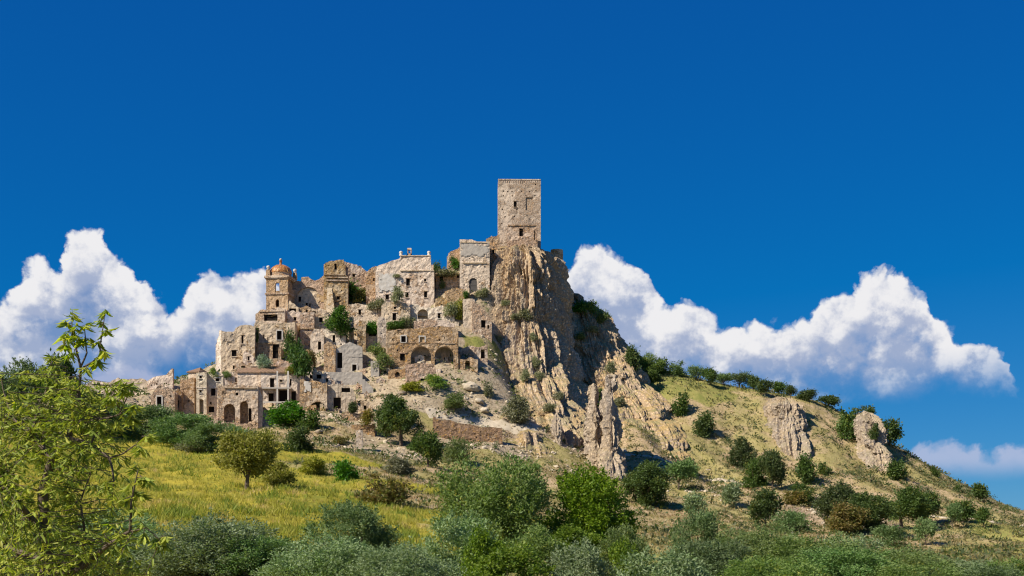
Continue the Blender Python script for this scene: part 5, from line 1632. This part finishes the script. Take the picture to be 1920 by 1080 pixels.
P_(718, 950, 872, 82, 'brown', 'olive brown bush at the right edge of the meadow')
P_(745, 890, 858, 60, 'grey', 'dry grey scrub on the tan slope right of the lone dark pier')
P_(640, 832, 815, 30, 'brown', 'dry brush above the lone dark pier')
P_(40, 800, 688, 100, 'darkolive', 'dark tree on the far left skyline', 'tree')
P_(112, 800, 682, 74, 'oak', 'rounded tree on the left skyline behind the almond shoots', 'tree')
P_(75, 830, 760, 110, 'grey', 'grey dry thicket low on the left behind the almond')
P_(165, 815, 735, 80, 'oak', 'dark bush behind the almond centre')
# foreground
P_(925, 1016, 832, 246, 'willow', 'huge round grey green tree in the middle of the valley', 'bush', 118)
P_(1098, 1018, 876, 165, 'bright', 'glossy bright green round bush right of the huge tree', 'bush', 122)
P_(1075, 1040, 985, 120, 'bright', 'lower spreading bright green bush under the glossy round one', 'bush', 112)
P_(648, 1040, 936, 190, 'darkolive', 'broad dark olive bush in front of the yellow meadow', 'bush', 78)
P_(395, 1100, 952, 270, 'olive', 'wide silvery olive left of the broad dark olive', 'bush', 60)
P_(215, 1110, 945, 200, 'olive', 'silvery olive behind the lower almond branches', 'bush', 64)
P_(60, 1120, 970, 220, 'darkolive', 'dark olive filling the lower left behind the almond', 'bush', 58)
P_(600, 1130, 988, 240, 'olive', 'pale olive at the lower edge under the broad dark olive', 'bush', 54)
P_(760, 1130, 1005, 220, 'olive', 'pale olive at the lower edge below the meadow strip', 'bush', 52)
P_(862, 1075, 946, 140, 'olive', 'greyish olive before the huge round tree', 'bush', 76)
P_(905, 1080, 988, 90, 'bright', 'small dark yellowish bush before the greyish olive', 'bush', 70)
P_(960, 1130, 1018, 150, 'bright', 'bright green bush at the lower edge in the middle', 'bush', 58)
P_(1085, 1130, 998, 150, 'olive', 'silvery olive at the lower edge below the bright green bushes', 'bush', 60)
P_(1170, 1130, 1008, 90, 'bright', 'bright green shrub right of the lower middle silvery olive', 'bush', 66)
P_(1240, 1130, 1012, 160, 'olive', 'pale upright olive with light shoots at the lower edge', 'bush', 56)
P_(1310, 1060, 945, 96, 'darkolive', 'dark olive tree rising above the lower right thicket', 'bush', 110)
P_(1395, 1110, 972, 190, 'willow', 'green thicket right of the dark olive tree', 'bush', 88)
P_(1525, 1110, 985, 210, 'willow', 'wide leafy thicket in the middle of the lower right edge', 'bush', 86)
P_(1600, 1090, 992, 150, 'olive', 'silvery thicket under the brown hillside trees', 'bush', 96)
P_(1680, 1120, 1012, 200, 'willow', 'leafy thicket left of the dry valley meadow', 'bush', 84)
P_(1790, 1120, 1040, 190, 'olive', 'low thicket along the lower edge of the valley meadow', 'bush', 84)
P_(1900, 1120, 1046, 140, 'willow', 'thicket in the lower right corner', 'bush', 82)
P_(1450, 1130, 1026, 220, 'willow', 'green shrub at the lower edge right of centre', 'bush', 62)
P_(1330, 1130, 1008, 190, 'darkolive', 'dark olive shrub at the lower edge under the dark olive tree', 'bush', 70)
P_(1580, 1130, 1022, 220, 'darkolive', 'dark olive shrub at the lower edge under the silvery thicket', 'bush', 66)
P_(1720, 1130, 1040, 220, 'willow', 'low green shrub at the lower edge before the leafy thicket', 'bush', 64)
P_(1850, 1130, 1056, 200, 'darkolive', 'low dark shrub at the lower edge near the corner', 'bush', 62)
P_(500, 1130, 1000, 220, 'darkolive', 'dark olive between the two wide silvery olives', 'bush', 58)
P_(1000, 1075, 985, 130, 'willow', 'green shrub at the foot of the huge round tree', 'bush', 98)
P_(1170, 1060, 985, 100, 'willow', 'grey green shrub right of the glossy bright bush', 'bush', 105)
# slopes right of the crag
P_(1213, 948, 866, 98, 'oak', 'dark spreading tree casting a deep shadow below the twin pinnacle')
P_(1272, 918, 870, 44, 'darkolive', 'olive tree beside the path bend', 'tree')
P_(1292, 890, 858, 34, 'darkolive', 'smaller olive just above the olive at the path bend')
P_(1300, 960, 918, 44, 'olive', 'grey olive below the path bend')
P_(1376, 952, 906, 42, 'olive', 'small silvery olive tree alone on the green slope', 'tree')
P_(1436, 990, 925, 62, 'oak', 'round headed tree with clear trunk above the thickets', 'tree')
P_(1482, 1000, 955, 66, 'darkolive', 'dark olive bush right of the round headed tree')
P_(1395, 878, 820, 52, 'oak', 'upper tree of the dark clump under the streaked outcrop')
P_(1414, 912, 852, 50, 'oak', 'lower tree of the dark clump under the streaked outcrop')
P_(1448, 918, 852, 46, 'oak', 'rightmost tree of the dark clump under the streaked outcrop', 'tree')
P_(1516, 906, 852, 42, 'oak', 'dark bush halfway between the two grey outcrops')
P_(1545, 890, 866, 22, 'oak', 'little dark bush left of the grey rock tower')
P_(1508, 944, 902, 58, 'oak', 'bush below the dark bush between the outcrops')
P_(1490, 945, 915, 40, 'brown', 'rusty shrub beside the bush between the outcrops')
P_(1316, 818, 774, 40, 'oak', 'dark tree above the dry fan right of the ochre crag')
P_(1277, 778, 734, 30, 'oak', 'narrow dark tree on the right edge of the ochre crag')
P_(1223, 715, 694, 26, 'oak', 'small bush under the ridge trees')
P_(1121, 758, 728, 24, 'oak', 'small tree on top of the left pinnacle blade')
P_(1572, 990, 908, 96, 'oak', 'dark tree at the left end of the grove below the rock tower')
P_(1630, 995, 925, 96, 'oak', 'dark tree in the middle of the grove below the rock tower')
P_(1690, 992, 918, 92, 'oak', 'broad tree in the right half of the grove below the rock tower', 'tree')
P_(1738, 985, 930, 56, 'oak', 'last tree at the right end of the grove below the rock tower', 'tree')
P_(1592, 1002, 946, 76, 'brown', 'rusty brown tree in front of the grove')
P_(1660, 1025, 985, 66, 'darkolive', 'olive bush in front of the grove')
P_(1735, 1022, 975, 34, 'darkolive', 'little olive tree with a shadow below the grove', 'tree')
P_(1786, 992, 950, 30, 'darkolive', 'leftmost of three round trees beside the valley track', 'tree')
P_(1806, 982, 942, 36, 'oak', 'biggest of three round trees beside the valley track', 'tree')
P_(1843, 988, 956, 28, 'oak', 'rightmost of three round trees beside the valley track', 'tree')
P_(1836, 938, 909, 36, 'oak', 'single tree standing on the low right skyline', 'tree')
P_(1754, 893, 874, 16, 'oak', 'tiny bush on the falling right skyline')
P_(1795, 922, 908, 12, 'oak', 'tiniest bush on the falling right skyline')
P_(1592, 836, 768, 38, 'oak', 'dark tree hugging the left side of the grey rock tower', 'bush', 403)
P_(1618, 796, 757, 56, 'oak', 'dark tree behind the top of the grey rock tower', 'bush', 416)
P_(1638, 822, 792, 18, 'oak', 'bush growing on the shoulder of the grey rock tower')
P_(1668, 836, 790, 38, 'oak', 'dark tree on the skyline right of the grey rock tower', 'tree')
P_(1678, 898, 862, 38, 'oak', 'shady bush at the right foot of the grey rock tower')
RIDGE = [(1190, 692, 642, 32, 'oak'), (1216, 697, 658, 54, 'willow'), (1240, 700, 666, 32, 'oak'), (1272, 704, 675, 40, 'darkolive'), (1305, 713, 684, 32, 'darkolive'), (1329, 722, 690, 30, 'oak'), (1356, 722, 698, 38, 'darkolive'),
         (1386, 727, 699, 44, 'darkolive'), (1412, 730, 704, 28, 'oak'), (1434, 743, 712, 32, 'oak'), (1460, 738, 714, 28, 'oak'), (1482, 746, 722, 24, 'oak'), (1515, 752, 729, 38, 'oak'), (1554, 764, 741, 38, 'oak')]
ORD = ['first', 'second', 'third', 'fourth', 'fifth', 'sixth', 'seventh', 'eighth', 'ninth', 'tenth', 'eleventh', 'twelfth', 'thirteenth', 'last']
for i, (a, b, c, d, e) in enumerate(RIDGE):
    P_(a, b, c + 0.12 * (b - c), d * 0.9, e, ORD[i] + ' tree in the skyline row running down from the ochre crag', 'tree' if i > 3 else 'bush', None, None, 'tree', 'skyline row of trees')
P_(1084, 584, 556, 30, 'fig', 'dark shrub in the shade at the top of the ochre crag')
P_(1108, 592, 566, 30, 'willow', 'green shrub on the ochre crag crest')
P_(1132, 606, 580, 24, 'willow', 'small green shrub at the shoulder of the ochre crag crest')
P_(1110, 622, 606, 26, 'grey', 'grey cushion shrub below the ochre crag crest')
P_(1090, 640, 622, 24, 'willow', 'green shrub on the left edge of the ochre crag')
for i, (a, b, c, d, lab) in enumerate([(948, 572, 558, 14, 'grey tuft high in the middle of the castle crag'), (985, 600, 580, 26, 'grey tuft on the central ledge of the castle crag'), (965, 598, 584, 18, 'grey tuft left of the central ledge on the crag'),
                                       (1005, 690, 668, 16, 'greener tuft low on the castle crag'), (1012, 712, 690, 14, 'grey tuft below the greener tuft on the crag'), (985, 716, 692, 18, 'grey tuft in the lower middle of the crag'),
                                       (1048, 748, 728, 18, 'green tuft near the lower right of the castle crag'), (905, 560, 540, 24, 'grey tuft between the arched gate and the crag'), (1030, 770, 750, 20, 'grey tuft at the shaded base of the crag'),
                                       (1145, 700, 678, 18, 'grey tuft in the middle of the ochre crag'), (1160, 760, 740, 20, 'grey tuft low on the ochre crag'), (1000, 640, 624, 14, 'small tuft on a rib of the crag'),
                                       (935, 640, 622, 14, 'small tuft on the left flank of the crag')]):
    P_(a, b, c, d, 'grey', lab, 'bush', None, 'crag_tuft', 'shrub', 'tufts on the crags')

bpy.context.view_layer.update()
_dg = bpy.context.evaluated_depsgraph_get()
from mathutils import Vector


def look(px, py):
    d = Vector(((px - CX) / F, 1.0, (HY - py) / F)).normalized()
    ok, loc, nrm, idx, ob, mt = SC.ray_cast(_dg, d * 30.0, d)
    if ok and loc.y < 600:
        return np.array(loc)
    return None


_spots = []
for (px, yb, yt, w, kind, label, shape, Y, name, cat, group) in PLANTS:
    if Y is None:
        b = look(px, yb)
        if b is None:
            b = hit(px, yb)
    else:
        X = (px - CX) / F * Y
        b = np.array([X, Y, float(height(np.array([X]), np.array([Y]))[0])])
    _spots.append(b)
for i, ((px, yb, yt, w, kind, label, shape, Y, name, cat, group), b) in enumerate(zip(PLANTS, _spots)):
    sc = b[1] / F
    wm = w * sc * 1.12
    hm = max((HY - yt) * sc - b[2], 0.4) * 1.04
    size = 0 if w < 46 else 1 if w < 86 else 2 if w < 165 else 3
    treeish = shape == 'tree' or hm > 4.5
    nm = name or ('tree' if treeish else 'bush')
    nm = {'olive': 'olive_' + nm, 'darkolive': 'olive_' + nm}.get(kind, 'broadleaf_' + nm) if name is None else nm
    rt = thing(nm, label, cat or ('tree' if treeish else 'bush'), (b[0], b[1], b[2] - 0.1), i * 2.4, group)
    k = i % 2 if size < 2 else 0
    link('crown', crown_mesh(kind, shape, size, k), rt, scale=(wm * (0.92 + 0.2 * ((i * 7) % 5) / 4), wm * 0.95, hm))
    if nm != 'crag_tuft':
        link('trunk', trunk_mesh(shape, i % 4), rt, scale=(wm, wm, hm))


# ---------------------------------------------------------------- grass, scrub and rubble that nobody could count
def scatter(n, y0, y1, power=1.0, amax=0.46, seed=1):
    r = np.random.default_rng(seed)
    u = r.random(n)
    Y = (y0 ** (1 - power) + u * (y1 ** (1 - power) - y0 ** (1 - power))) ** (1 / (1 - power)) if power != 1.0 else y0 * (y1 / y0) ** u
    X = r.uniform(-amax, amax, n) * Y
    return X, Y, r


def blades(X, Y, Z, r, per, h, w, col, lean=0.35):
    n = len(X)
    k = np.repeat(np.arange(n), per)
    m = n * per
    hh = h[k] * r.uniform(0.55, 1.25, m)
    B = np.c_[X[k], Y[k], Z[k]] + np.c_[r.normal(size=(m, 2)) * 0.16 * (h[k] / 0.6)[:, None], np.full(m, -0.05)]
    a = r.uniform(0, 2 * pi, m)
    side = np.c_[np.cos(a), np.sin(a), 0 * a] * (0.5 * w * hh)[:, None]
    tip = B + np.c_[r.normal(size=(m, 2)) * lean * hh[:, None], hh]
    V = np.stack([B - side, B + side, tip], 1).reshape(-1, 3)
    c = np.clip(col[k] * r.uniform(0.75, 1.25, m)[:, None], 0, 1)
    return V, np.arange(3 * m).reshape(m, 3), np.repeat(c, 3, 0)


X, Y, r = scatter(120000, 55, 300, 1.0, 0.56, 5)
cw = cover(X, Y)
ok = (cw[:, 0] > 0.42 + 0.2 * (r.random(len(X)) - 0.5)) & (X < 0.02 * Y)
X, Y = X[ok], Y[ok]
Z = height(X, Y)
pn = fbm(np.c_[X / 12, Y / 18, 0 * X], 3)
pn2 = fbm(np.c_[X / 4, Y / 6, 0 * X + 7], 3)
ca = np.array([0.46, 0.39, 0.075])
cb = np.array([0.33, 0.33, 0.055])
cg = np.array([0.22, 0.27, 0.045])
cd = np.array([0.56, 0.43, 0.17])
t = np.clip(0.5 + 0.9 * pn, 0, 1)[:, None]
col = ca * (1 - t) + cb * t
col = np.where((pn2 > 0.14)[:, None], cg, col)
col = np.where((pn2 < -0.30)[:, None], cd, col)
hgt = 0.42 + 0.42 * np.clip(pn + 0.5 * pn2 + 0.4, 0, 1)
V, Fq, cc = blades(X, Y, Z, r, 4, hgt, 0.18, col, 0.5)
me = mesh_np('meadow_grass', V, Fq, False, [M['grass']])
set_col(me, 'tint', cc)
tag(link('meadow_grass', me), 'tall yellow grass of the near meadow', 'grass', kind='stuff')

X, Y, r = scatter(66000, 140, 436, 0.3, 0.45, 9)
cw = cover(X, Y)
ok = (cw[:, 0] < 0.4) & (cw[:, 2] < 0.5)
X, Y = X[ok], Y[ok]
Z = height(X, Y)
pn = fbm(np.c_[X / 14, Y / 14, 0 * X + 2], 3)
col = np.where((pn > 0.02)[:, None], np.array([0.25, 0.235, 0.08]), np.where((pn < -0.15)[:, None], np.array([0.38, 0.27, 0.13]), np.array([0.30, 0.25, 0.09])))
V, Fq, cc = blades(X, Y, Z, r, 3, np.full(len(X), 0.5), 0.35, col, 0.5)
me = mesh_np('dry_grass', V, Fq, False, [M['grass']])
set_col(me, 'tint', cc)
tag(link('dry_grass', me), 'dry tan grass on the hill slopes', 'grass', kind='stuff')

# low cushions of scrub
X, Y, r = scatter(16000, 150, 432, 0.0, 0.42, 21)
X = np.r_[X, r.uniform(18, 150, 6500)]
Y = np.r_[Y, r.uniform(335, 428, 6500)]
cw = cover(X, Y)
pn = fbm(np.c_[X / 20, Y / 20, 0 * X + 12], 3)
ok = (cw[:, 0] < 0.35) & (pn + 0.5 * r.random(len(X)) > 0.12)
X, Y, pn, R_ = X[ok], Y[ok], pn[ok], cw[ok, 2]
keep = r.random(len(X)) < np.where(R_ > 0.4, 0.8, 0.55)
X, Y, R_ = X[keep], Y[keep], R_[keep]
Z = height(X, Y)
n = len(X)
per = 13
sz = r.uniform(0.4, 1.25, n) ** 1.4 * np.where(R_ > 0.4, 1.25, 1.0)
k = np.repeat(np.arange(n), per)
m = n * per
d = unit(r.normal(size=(m, 3)))
d[:, 2] = np.abs(d[:, 2])
P = np.c_[X[k], Y[k], Z[k]] + d * (sz[k] * r.uniform(0.4, 1.0, m))[:, None] * np.array([1.0, 1.0, 0.75])
U = unit(np.cross(d, r.normal(size=(m, 3))))
D = unit(d + 0.8 * r.normal(size=(m, 3)))
L = sz[k] * r.uniform(0.4, 0.8, m)
V, Fq = quad_leaves(P, D, U, L, L * 0.6)
# larger bushes of scrub running together in clumps
r2 = np.random.default_rng(5)
bx = np.r_[r2.uniform(15, 160, 1500), r2.uniform(-80, 10, 500)]
by = np.r_[r2.uniform(250, 425, 1500), r2.uniform(275, 335, 500)]
bn = fbm(np.c_[bx / 22, by / 22, 0 * bx + 41], 3)
sel = np.nonzero((bn > 0.16) & (cover(bx, by)[:, 0] < 0.3))[0][:340]
bx, by = bx[sel], by[sel]
bz_ = height(bx, by)
bs = r2.uniform(0.7, 1.7, len(bx))
kb = np.repeat(np.arange(len(bx)), 70)
db = unit(r2.normal(size=(len(kb), 3)))
db[:, 2] = np.abs(db[:, 2])
Pb = np.c_[bx[kb], by[kb], bz_[kb]] + db * (bs[kb] * r2.uniform(0.35, 1.05, len(kb)))[:, None] * np.array([1.15, 1.15, 0.85])
Lb = 0.32 * r2.uniform(0.7, 1.4, len(kb))
Db = unit(db + 0.8 * r2.normal(size=db.shape))
Vb, Fb = quad_leaves(Pb, Db, unit(np.cross(Db, r2.normal(size=db.shape))), Lb, Lb * 0.6)
cb_ = np.array([[0.06, 0.095, 0.028], [0.10, 0.135, 0.05], [0.15, 0.15, 0.06], [0.085, 0.12, 0.03]])[r2.choice(4, len(bx), p=[0.4, 0.3, 0.12, 0.18])][kb] * r2.uniform(0.7, 1.35, (len(kb), 1))
pal = np.array([[0.13, 0.14, 0.07], [0.075, 0.10, 0.03], [0.19, 0.17, 0.085], [0.24, 0.19, 0.09], [0.05, 0.075, 0.022]])
pi_ = r.choice(5, n, p=[0.3, 0.25, 0.2, 0.13, 0.12])
pi_ = np.where((R_ > 0.4) & (pi_ > 1), 1, pi_)
cc = pal[pi_][k] * r.uniform(0.7, 1.3, m)[:, None]
Fq = np.r_[Fq, Fb + len(V)]
V = np.r_[V, Vb]
me = mesh_np('scrub', V, Fq, False, [M['leaf']])
set_col(me, 'tint', np.repeat(np.r_[cc, cb_], 4, 0))
tag(link('scrub', me), 'low cushions of scrub dotted over the dry slopes', 'scrub', kind='stuff')

# loose stones
X, Y, r = scatter(30000, 300, 412, 0.0, 0.30, 33)
cw = cover(X, Y)
pn = fbm(np.c_[X / 9, Y / 9, 0 * X + 30], 3)
ok = ((cw[:, 2] > 0.35) & (pn + 0.6 * r.random(len(X)) > 0.25)) | ((cw[:, 3] > 0.4) & (r.random(len(X)) < 0.5)) | ((X > -6) & (X < 60) & (Y > 322) & (Y < 372) & (r.random(len(X)) < 0.4))
X, Y = X[ok][:4200], Y[ok][:4200]
Z = height(X, Y)
n = len(X)
bm = bmesh.new()
bmesh.ops.create_icosphere(bm, subdivisions=1, radius=1.0)
iv = np.array([v.co[:] for v in bm.verts])
it = np.array([[v.index for v in f.verts] for f in bm.faces])
bm.free()
sz = 0.14 + 0.55 * r.random(n) ** 3.5
sc3 = sz[:, None] * r.uniform(0.6, 1.4, (n, 3)) * np.array([1.2, 1.0, 0.7])
a = r.uniform(0, 2 * pi, n)
V = iv[None] * (1 + 0.25 * r.normal(size=(n, len(iv), 1)))
V = V * sc3[:, None, :]
ca_, sa_ = np.cos(a)[:, None], np.sin(a)[:, None]
V = np.stack([V[:, :, 0] * ca_ - V[:, :, 1] * sa_, V[:, :, 0] * sa_ + V[:, :, 1] * ca_, V[:, :, 2]], -1) + np.c_[X, Y, Z][:, None, :]
Fq = (it[None] + (np.arange(n) * len(iv))[:, None, None]).reshape(-1, 3)
me = mesh_np('rubble', V.reshape(-1, 3), Fq, False, [M['track']])
tag(link('rubble', me), 'pale fallen stones strewn over the slope below the town', 'rubble', kind='stuff')

# ---------------------------------------------------------------- the almond tree close by on the left
YA = 11.2
aground = float(height(np.array([(75 - CX) / F * YA]), np.array([YA]))[0])
abase = np.array([(75 - CX) / F * YA, YA, aground])
alm = thing('almond_tree', 'almond tree with drooping yellow green leaves close by, cut by the photo edge', 'tree', abase)
BR = [  # branch centre lines (px, py, distance), start and end radius in metres
    ([(75, 1420, 11.2), (84, 1240, 11.2), (90, 1100, 11.2), (84, 1000, 11.2), (80, 920, 11.15), (96, 862, 11.1), (128, 822, 11.1), (146, 762, 11.05), (152, 690, 11.0)], 0.075, 0.011),
    ([(152, 690, 11.0), (141, 650, 11.0), (134, 618, 11.0), (135, 592, 11.0)], 0.011, 0.003),
    ([(152, 688, 11.0), (163, 662, 11.0), (160, 636, 11.0), (157, 612, 11.0)], 0.009, 0.003),
    ([(153, 692, 11.0), (172, 680, 11.0), (187, 668, 11.0), (190, 640, 11.0), (193, 612, 11.0), (196, 585, 11.0)], 0.010, 0.003),
    ([(96, 862, 11.1), (60, 812, 11.4), (20, 782, 11.6), (-20, 770, 11.7)], 0.030, 0.012),
    ([(60, 812, 11.4), (75, 760, 11.5), (92, 715, 11.5), (97, 678, 11.5)], 0.015, 0.004),
    ([(128, 822, 11.1), (170, 832, 10.9), (205, 858, 10.7), (214, 902, 10.6)], 0.022, 0.006),
    ([(146, 790, 11.0), (185, 788, 10.8), (222, 778, 10.7), (246, 760, 10.6)], 0.014, 0.004),
    ([(88, 1080, 11.2), (150, 1068, 10.9), (205, 1020, 10.6), (244, 996, 10.5), (246, 940, 10.45), (258, 882, 10.4)], 0.028, 0.004),
    ([(244, 996, 10.5), (275, 990, 10.45), (300, 1012, 10.4)], 0.008, 0.003),
    ([(84, 1000, 11.2), (30, 940, 10.8), (-10, 900, 10.6)], 0.032, 0.015),
    ([(86, 1050, 11.2), (20, 1030, 11.6), (-40, 1000, 11.8)], 0.035, 0.014),
    ([(150, 1068, 10.9), (160, 1000, 10.8), (150, 940, 10.8), (170, 890, 10.8)], 0.016, 0.005),
    ([(205, 858, 10.7), (232, 850, 10.6), (255, 832, 10.6), (268, 815, 10.6)], 0.008, 0.003),
    ([(170, 832, 10.9), (190, 790, 10.9), (205, 745, 10.9), (222, 718, 10.9)], 0.010, 0.003),
    ([(222, 778, 10.7), (238, 748, 10.7), (240, 725, 10.7)], 0.006, 0.003),
    ([(20, 782, 11.6), (10, 740, 11.7), (0, 705, 11.7)], 0.010, 0.004),
]
mb = MB()
nodes = []
for pts, r0, r1 in BR:
    W3 = np.array([at(*p) for p in pts])
    t = np.linspace(0, len(pts) - 1, 5 * (len(pts) - 1) + 1)
    C = np.c_[[np.interp(t, np.arange(len(pts)), W3[:, q]) for q in range(3)]].T
    wob = np.linspace(0, 1, len(C))
    C = C + 0.012 * np.c_[perlin(C * 6), perlin(C * 6 + 9), perlin(C * 6 + 19)]
    mb.tube(list(C - abase), list(np.interp(np.arange(len(C)), [0, len(C) - 1], [r0, r1])), 7)
    nodes += [(c, j / len(C)) for j, c in enumerate(C)]
bo = link('trunk', mb.mesh('trunk', [M['bark']], True), alm)
NODE = np.array([q[0] for q in nodes])
r = np.random.default_rng(77)
twigs = []
# leafy tips of the tall shoots
for (px, py, Y_, dx, dy) in [(135, 594, 11.0, 0, -14), (134, 606, 11.0, -12, -6), (136, 618, 11.0, 10, -8), (138, 632, 11.0, -14, 2), (143, 645, 11.0, 12, -4), (158, 615, 11.0, 6, -8), (160, 632, 11.0, 10, 2), (150, 640, 11.0, 0, -8),
                             (196, 588, 11.0, 2, -8), (194, 606, 11.0, -8, -8), (193, 622, 11.0, 8, -4), (191, 640, 11.0, -8, 2), (189, 656, 11.0, 8, 4), (187, 668, 11.0, -6, 8), (183, 672, 11.0, 4, 8), (140, 655, 11.0, -10, 6), (132, 625, 11.0, -16, 4), (128, 640, 11.0, -8, 10)]:
    twigs.append((at(px, py, Y_), at(px + dx, py + dy, Y_ + r.uniform(-.06, .06)), 16))
NTOP = len(twigs)
for (px, py, dx, dy) in [(258, 884, 0, -14), (257, 896, 12, -2), (256, 905, -12, 2), (252, 920, 14, 6), (250, 932, -14, 4), (247, 950, 10, 6), (262, 890, 16, 8), (300, 1012, 8, 8), (288, 1000, 6, 16), (272, 990, -4, 16), (298, 1010, 14, -4),
                         (266, 818, 14, -6), (258, 828, 10, 12), (244, 762, 12, -4), (238, 772, 8, 14), (222, 720, 6, -10), (220, 730, 14, 4), (215, 738, -10, 6), (240, 726, 8, -8), (97, 680, 0, -12), (96, 690, 12, 0), (95, 700, -14, 2), (98, 712, 14, 6)]:
    Y_ = 10.5 if px > 110 else 11.5
    twigs.append((at(px, py, Y_), at(px + dx, py + dy, Y_ + r.uniform(-.08, .08)), 24))
tries = 0
while len(twigs) < 720 and tries < 12000:
    tries += 1
    px, py = r.uniform(-25, 292), r.uniform(686, 1110)
    # outline of the tree against the meadow: full on the left, thinning to the right
    lim = np.interp(py, [686, 720, 770, 830, 880, 930, 1000, 1110], [170, 232, 262, 262, 250, 245, 285, 300])
    dens = np.interp(px, [-25, 120, lim - 40, lim], [1.0, 0.95, 0.6, 0.12]) if px < lim else 0
    if py < 735 and px < 120:
        dens *= 0.30
    if r.random() > dens:
        continue
    e = at(px, py, r.uniform(10.3, 12.0))
    j = np.argmin(((NODE - e) ** 2).sum(1))
    st = NODE[j]
    if np.linalg.norm(st - e) > 0.55:
        st = e + unit((st - e)[None])[0] * 0.38
    twigs.append((st, e, int(r.integers(10, 17))))
mb = MB()
LP, LD, LU, LN, top = [], [], [], [], []
for i, (a_, b_, nl) in enumerate(twigs):
    mid = 0.5 * (a_ + b_) + r.normal(size=3) * 0.02
    mb.tube([a_ - abase, mid - abase, b_ - abase], [0.0042, 0.0032, 0.0016], 4, cap=False)
    ax = unit((b_ - a_)[None])[0]
    for q in range(nl):
        f = 0.25 + 0.85 * (q + r.random()) / nl
        p0 = (1 - f) ** 2 * a_ + 2 * f * (1 - f) * mid + f * f * b_ if f <= 1 else b_
        a2 = r.uniform(0, 2 * pi)
        sd = np.array([cos(a2), sin(a2), r.uniform(-0.1, 0.5)])
        D = unit((0.35 * ax + 0.85 * sd + np.array([0, 0, -0.45 - 0.9 * r.random()]))[None])[0]
        U = np.cross(D, r.normal(size=3) * 0.5 + np.array([0, 0, 1.0]))
        U /= np.linalg.norm(U) + 1e-9
        LP.append(p0)
        LD.append(D)
        LU.append(U)
        LN.append(r.uniform(0.085, 0.125) if i < NTOP + 23 else r.uniform(0.062, 0.108))
        top.append(i < NTOP)
link('twig', mb.mesh('twig', [M['bark']]), alm)['kind'] = 'stuff'
LP, LD, LU, LN, top = map(np.array, (LP, LD, LU, LN, top))
# one leaf: folded along the midrib, tip curving down (unit length along x, width along y)
lv = np.array([(0, 0, 0), (0.3, 0.098, 0.02), (0.3, 0, -0.018), (0.3, -0.098, 0.02), (0.65, 0.09, -0.02), (0.65, 0, -0.06), (0.65, -0.09, -0.02), (1.0, 0, -0.19)])
lf = np.array([(0, 2, 1), (0, 3, 2), (1, 2, 5), (1, 5, 4), (2, 3, 6), (2, 6, 5), (4, 5, 7), (5, 6, 7)])
pal = np.array([[0.30, 0.38, 0.03], [0.43, 0.48, 0.036], [0.17, 0.25, 0.024], [0.50, 0.49, 0.05]])
leafm = []
for c in pal:
    me = mesh_np('leaf', lv, lf, True, [M['leaf']])
    set_col(me, 'tint', np.tile(c, (len(lv), 1)))
    leafm.append(me)
from mathutils import Matrix
LNm = np.cross(LD, LU)
one = np.nonzero(top)[0]
rest = np.nonzero(~top)[0]
extra = rest[np.argsort(LP[rest, 1])[: max(0, 300 - len(one))]]
one = np.r_[one[:300], extra]
isone = np.zeros(len(LP), bool)
isone[one] = True
for i in one:
    p = LP[i] - abase
    L = LN[i]
    o = link('leaf', leafm[int(r.integers(0, 4))], alm)
    o.matrix_local = Matrix(((LD[i][0] * L, LU[i][0] * L, LNm[i][0] * L, p[0]), (LD[i][1] * L, LU[i][1] * L, LNm[i][1] * L, p[1]), (LD[i][2] * L, LU[i][2] * L, LNm[i][2] * L, p[2]), (0, 0, 0, 1)))
q = np.nonzero(~isone)[0]
V = (LP[q] - abase)[:, None, :] + LN[q][:, None, None] * (lv[None, :, 0:1] * LD[q][:, None, :] + lv[None, :, 1:2] * LU[q][:, None, :] + lv[None, :, 2:3] * LNm[q][:, None, :])
Fq = (lf[None] + (np.arange(len(q)) * len(lv))[:, None, None]).reshape(-1, 3)
me = mesh_np('foliage', V.reshape(-1, 3), Fq, True, [M['leaf']])
cc = pal[r.choice(4, len(q), p=[0.4, 0.3, 0.2, 0.1])] * r.uniform(0.8, 1.2, (len(q), 1))
set_col(me, 'tint', np.repeat(cc, len(lv), 0))
link('foliage', me, alm)['kind'] = 'stuff'
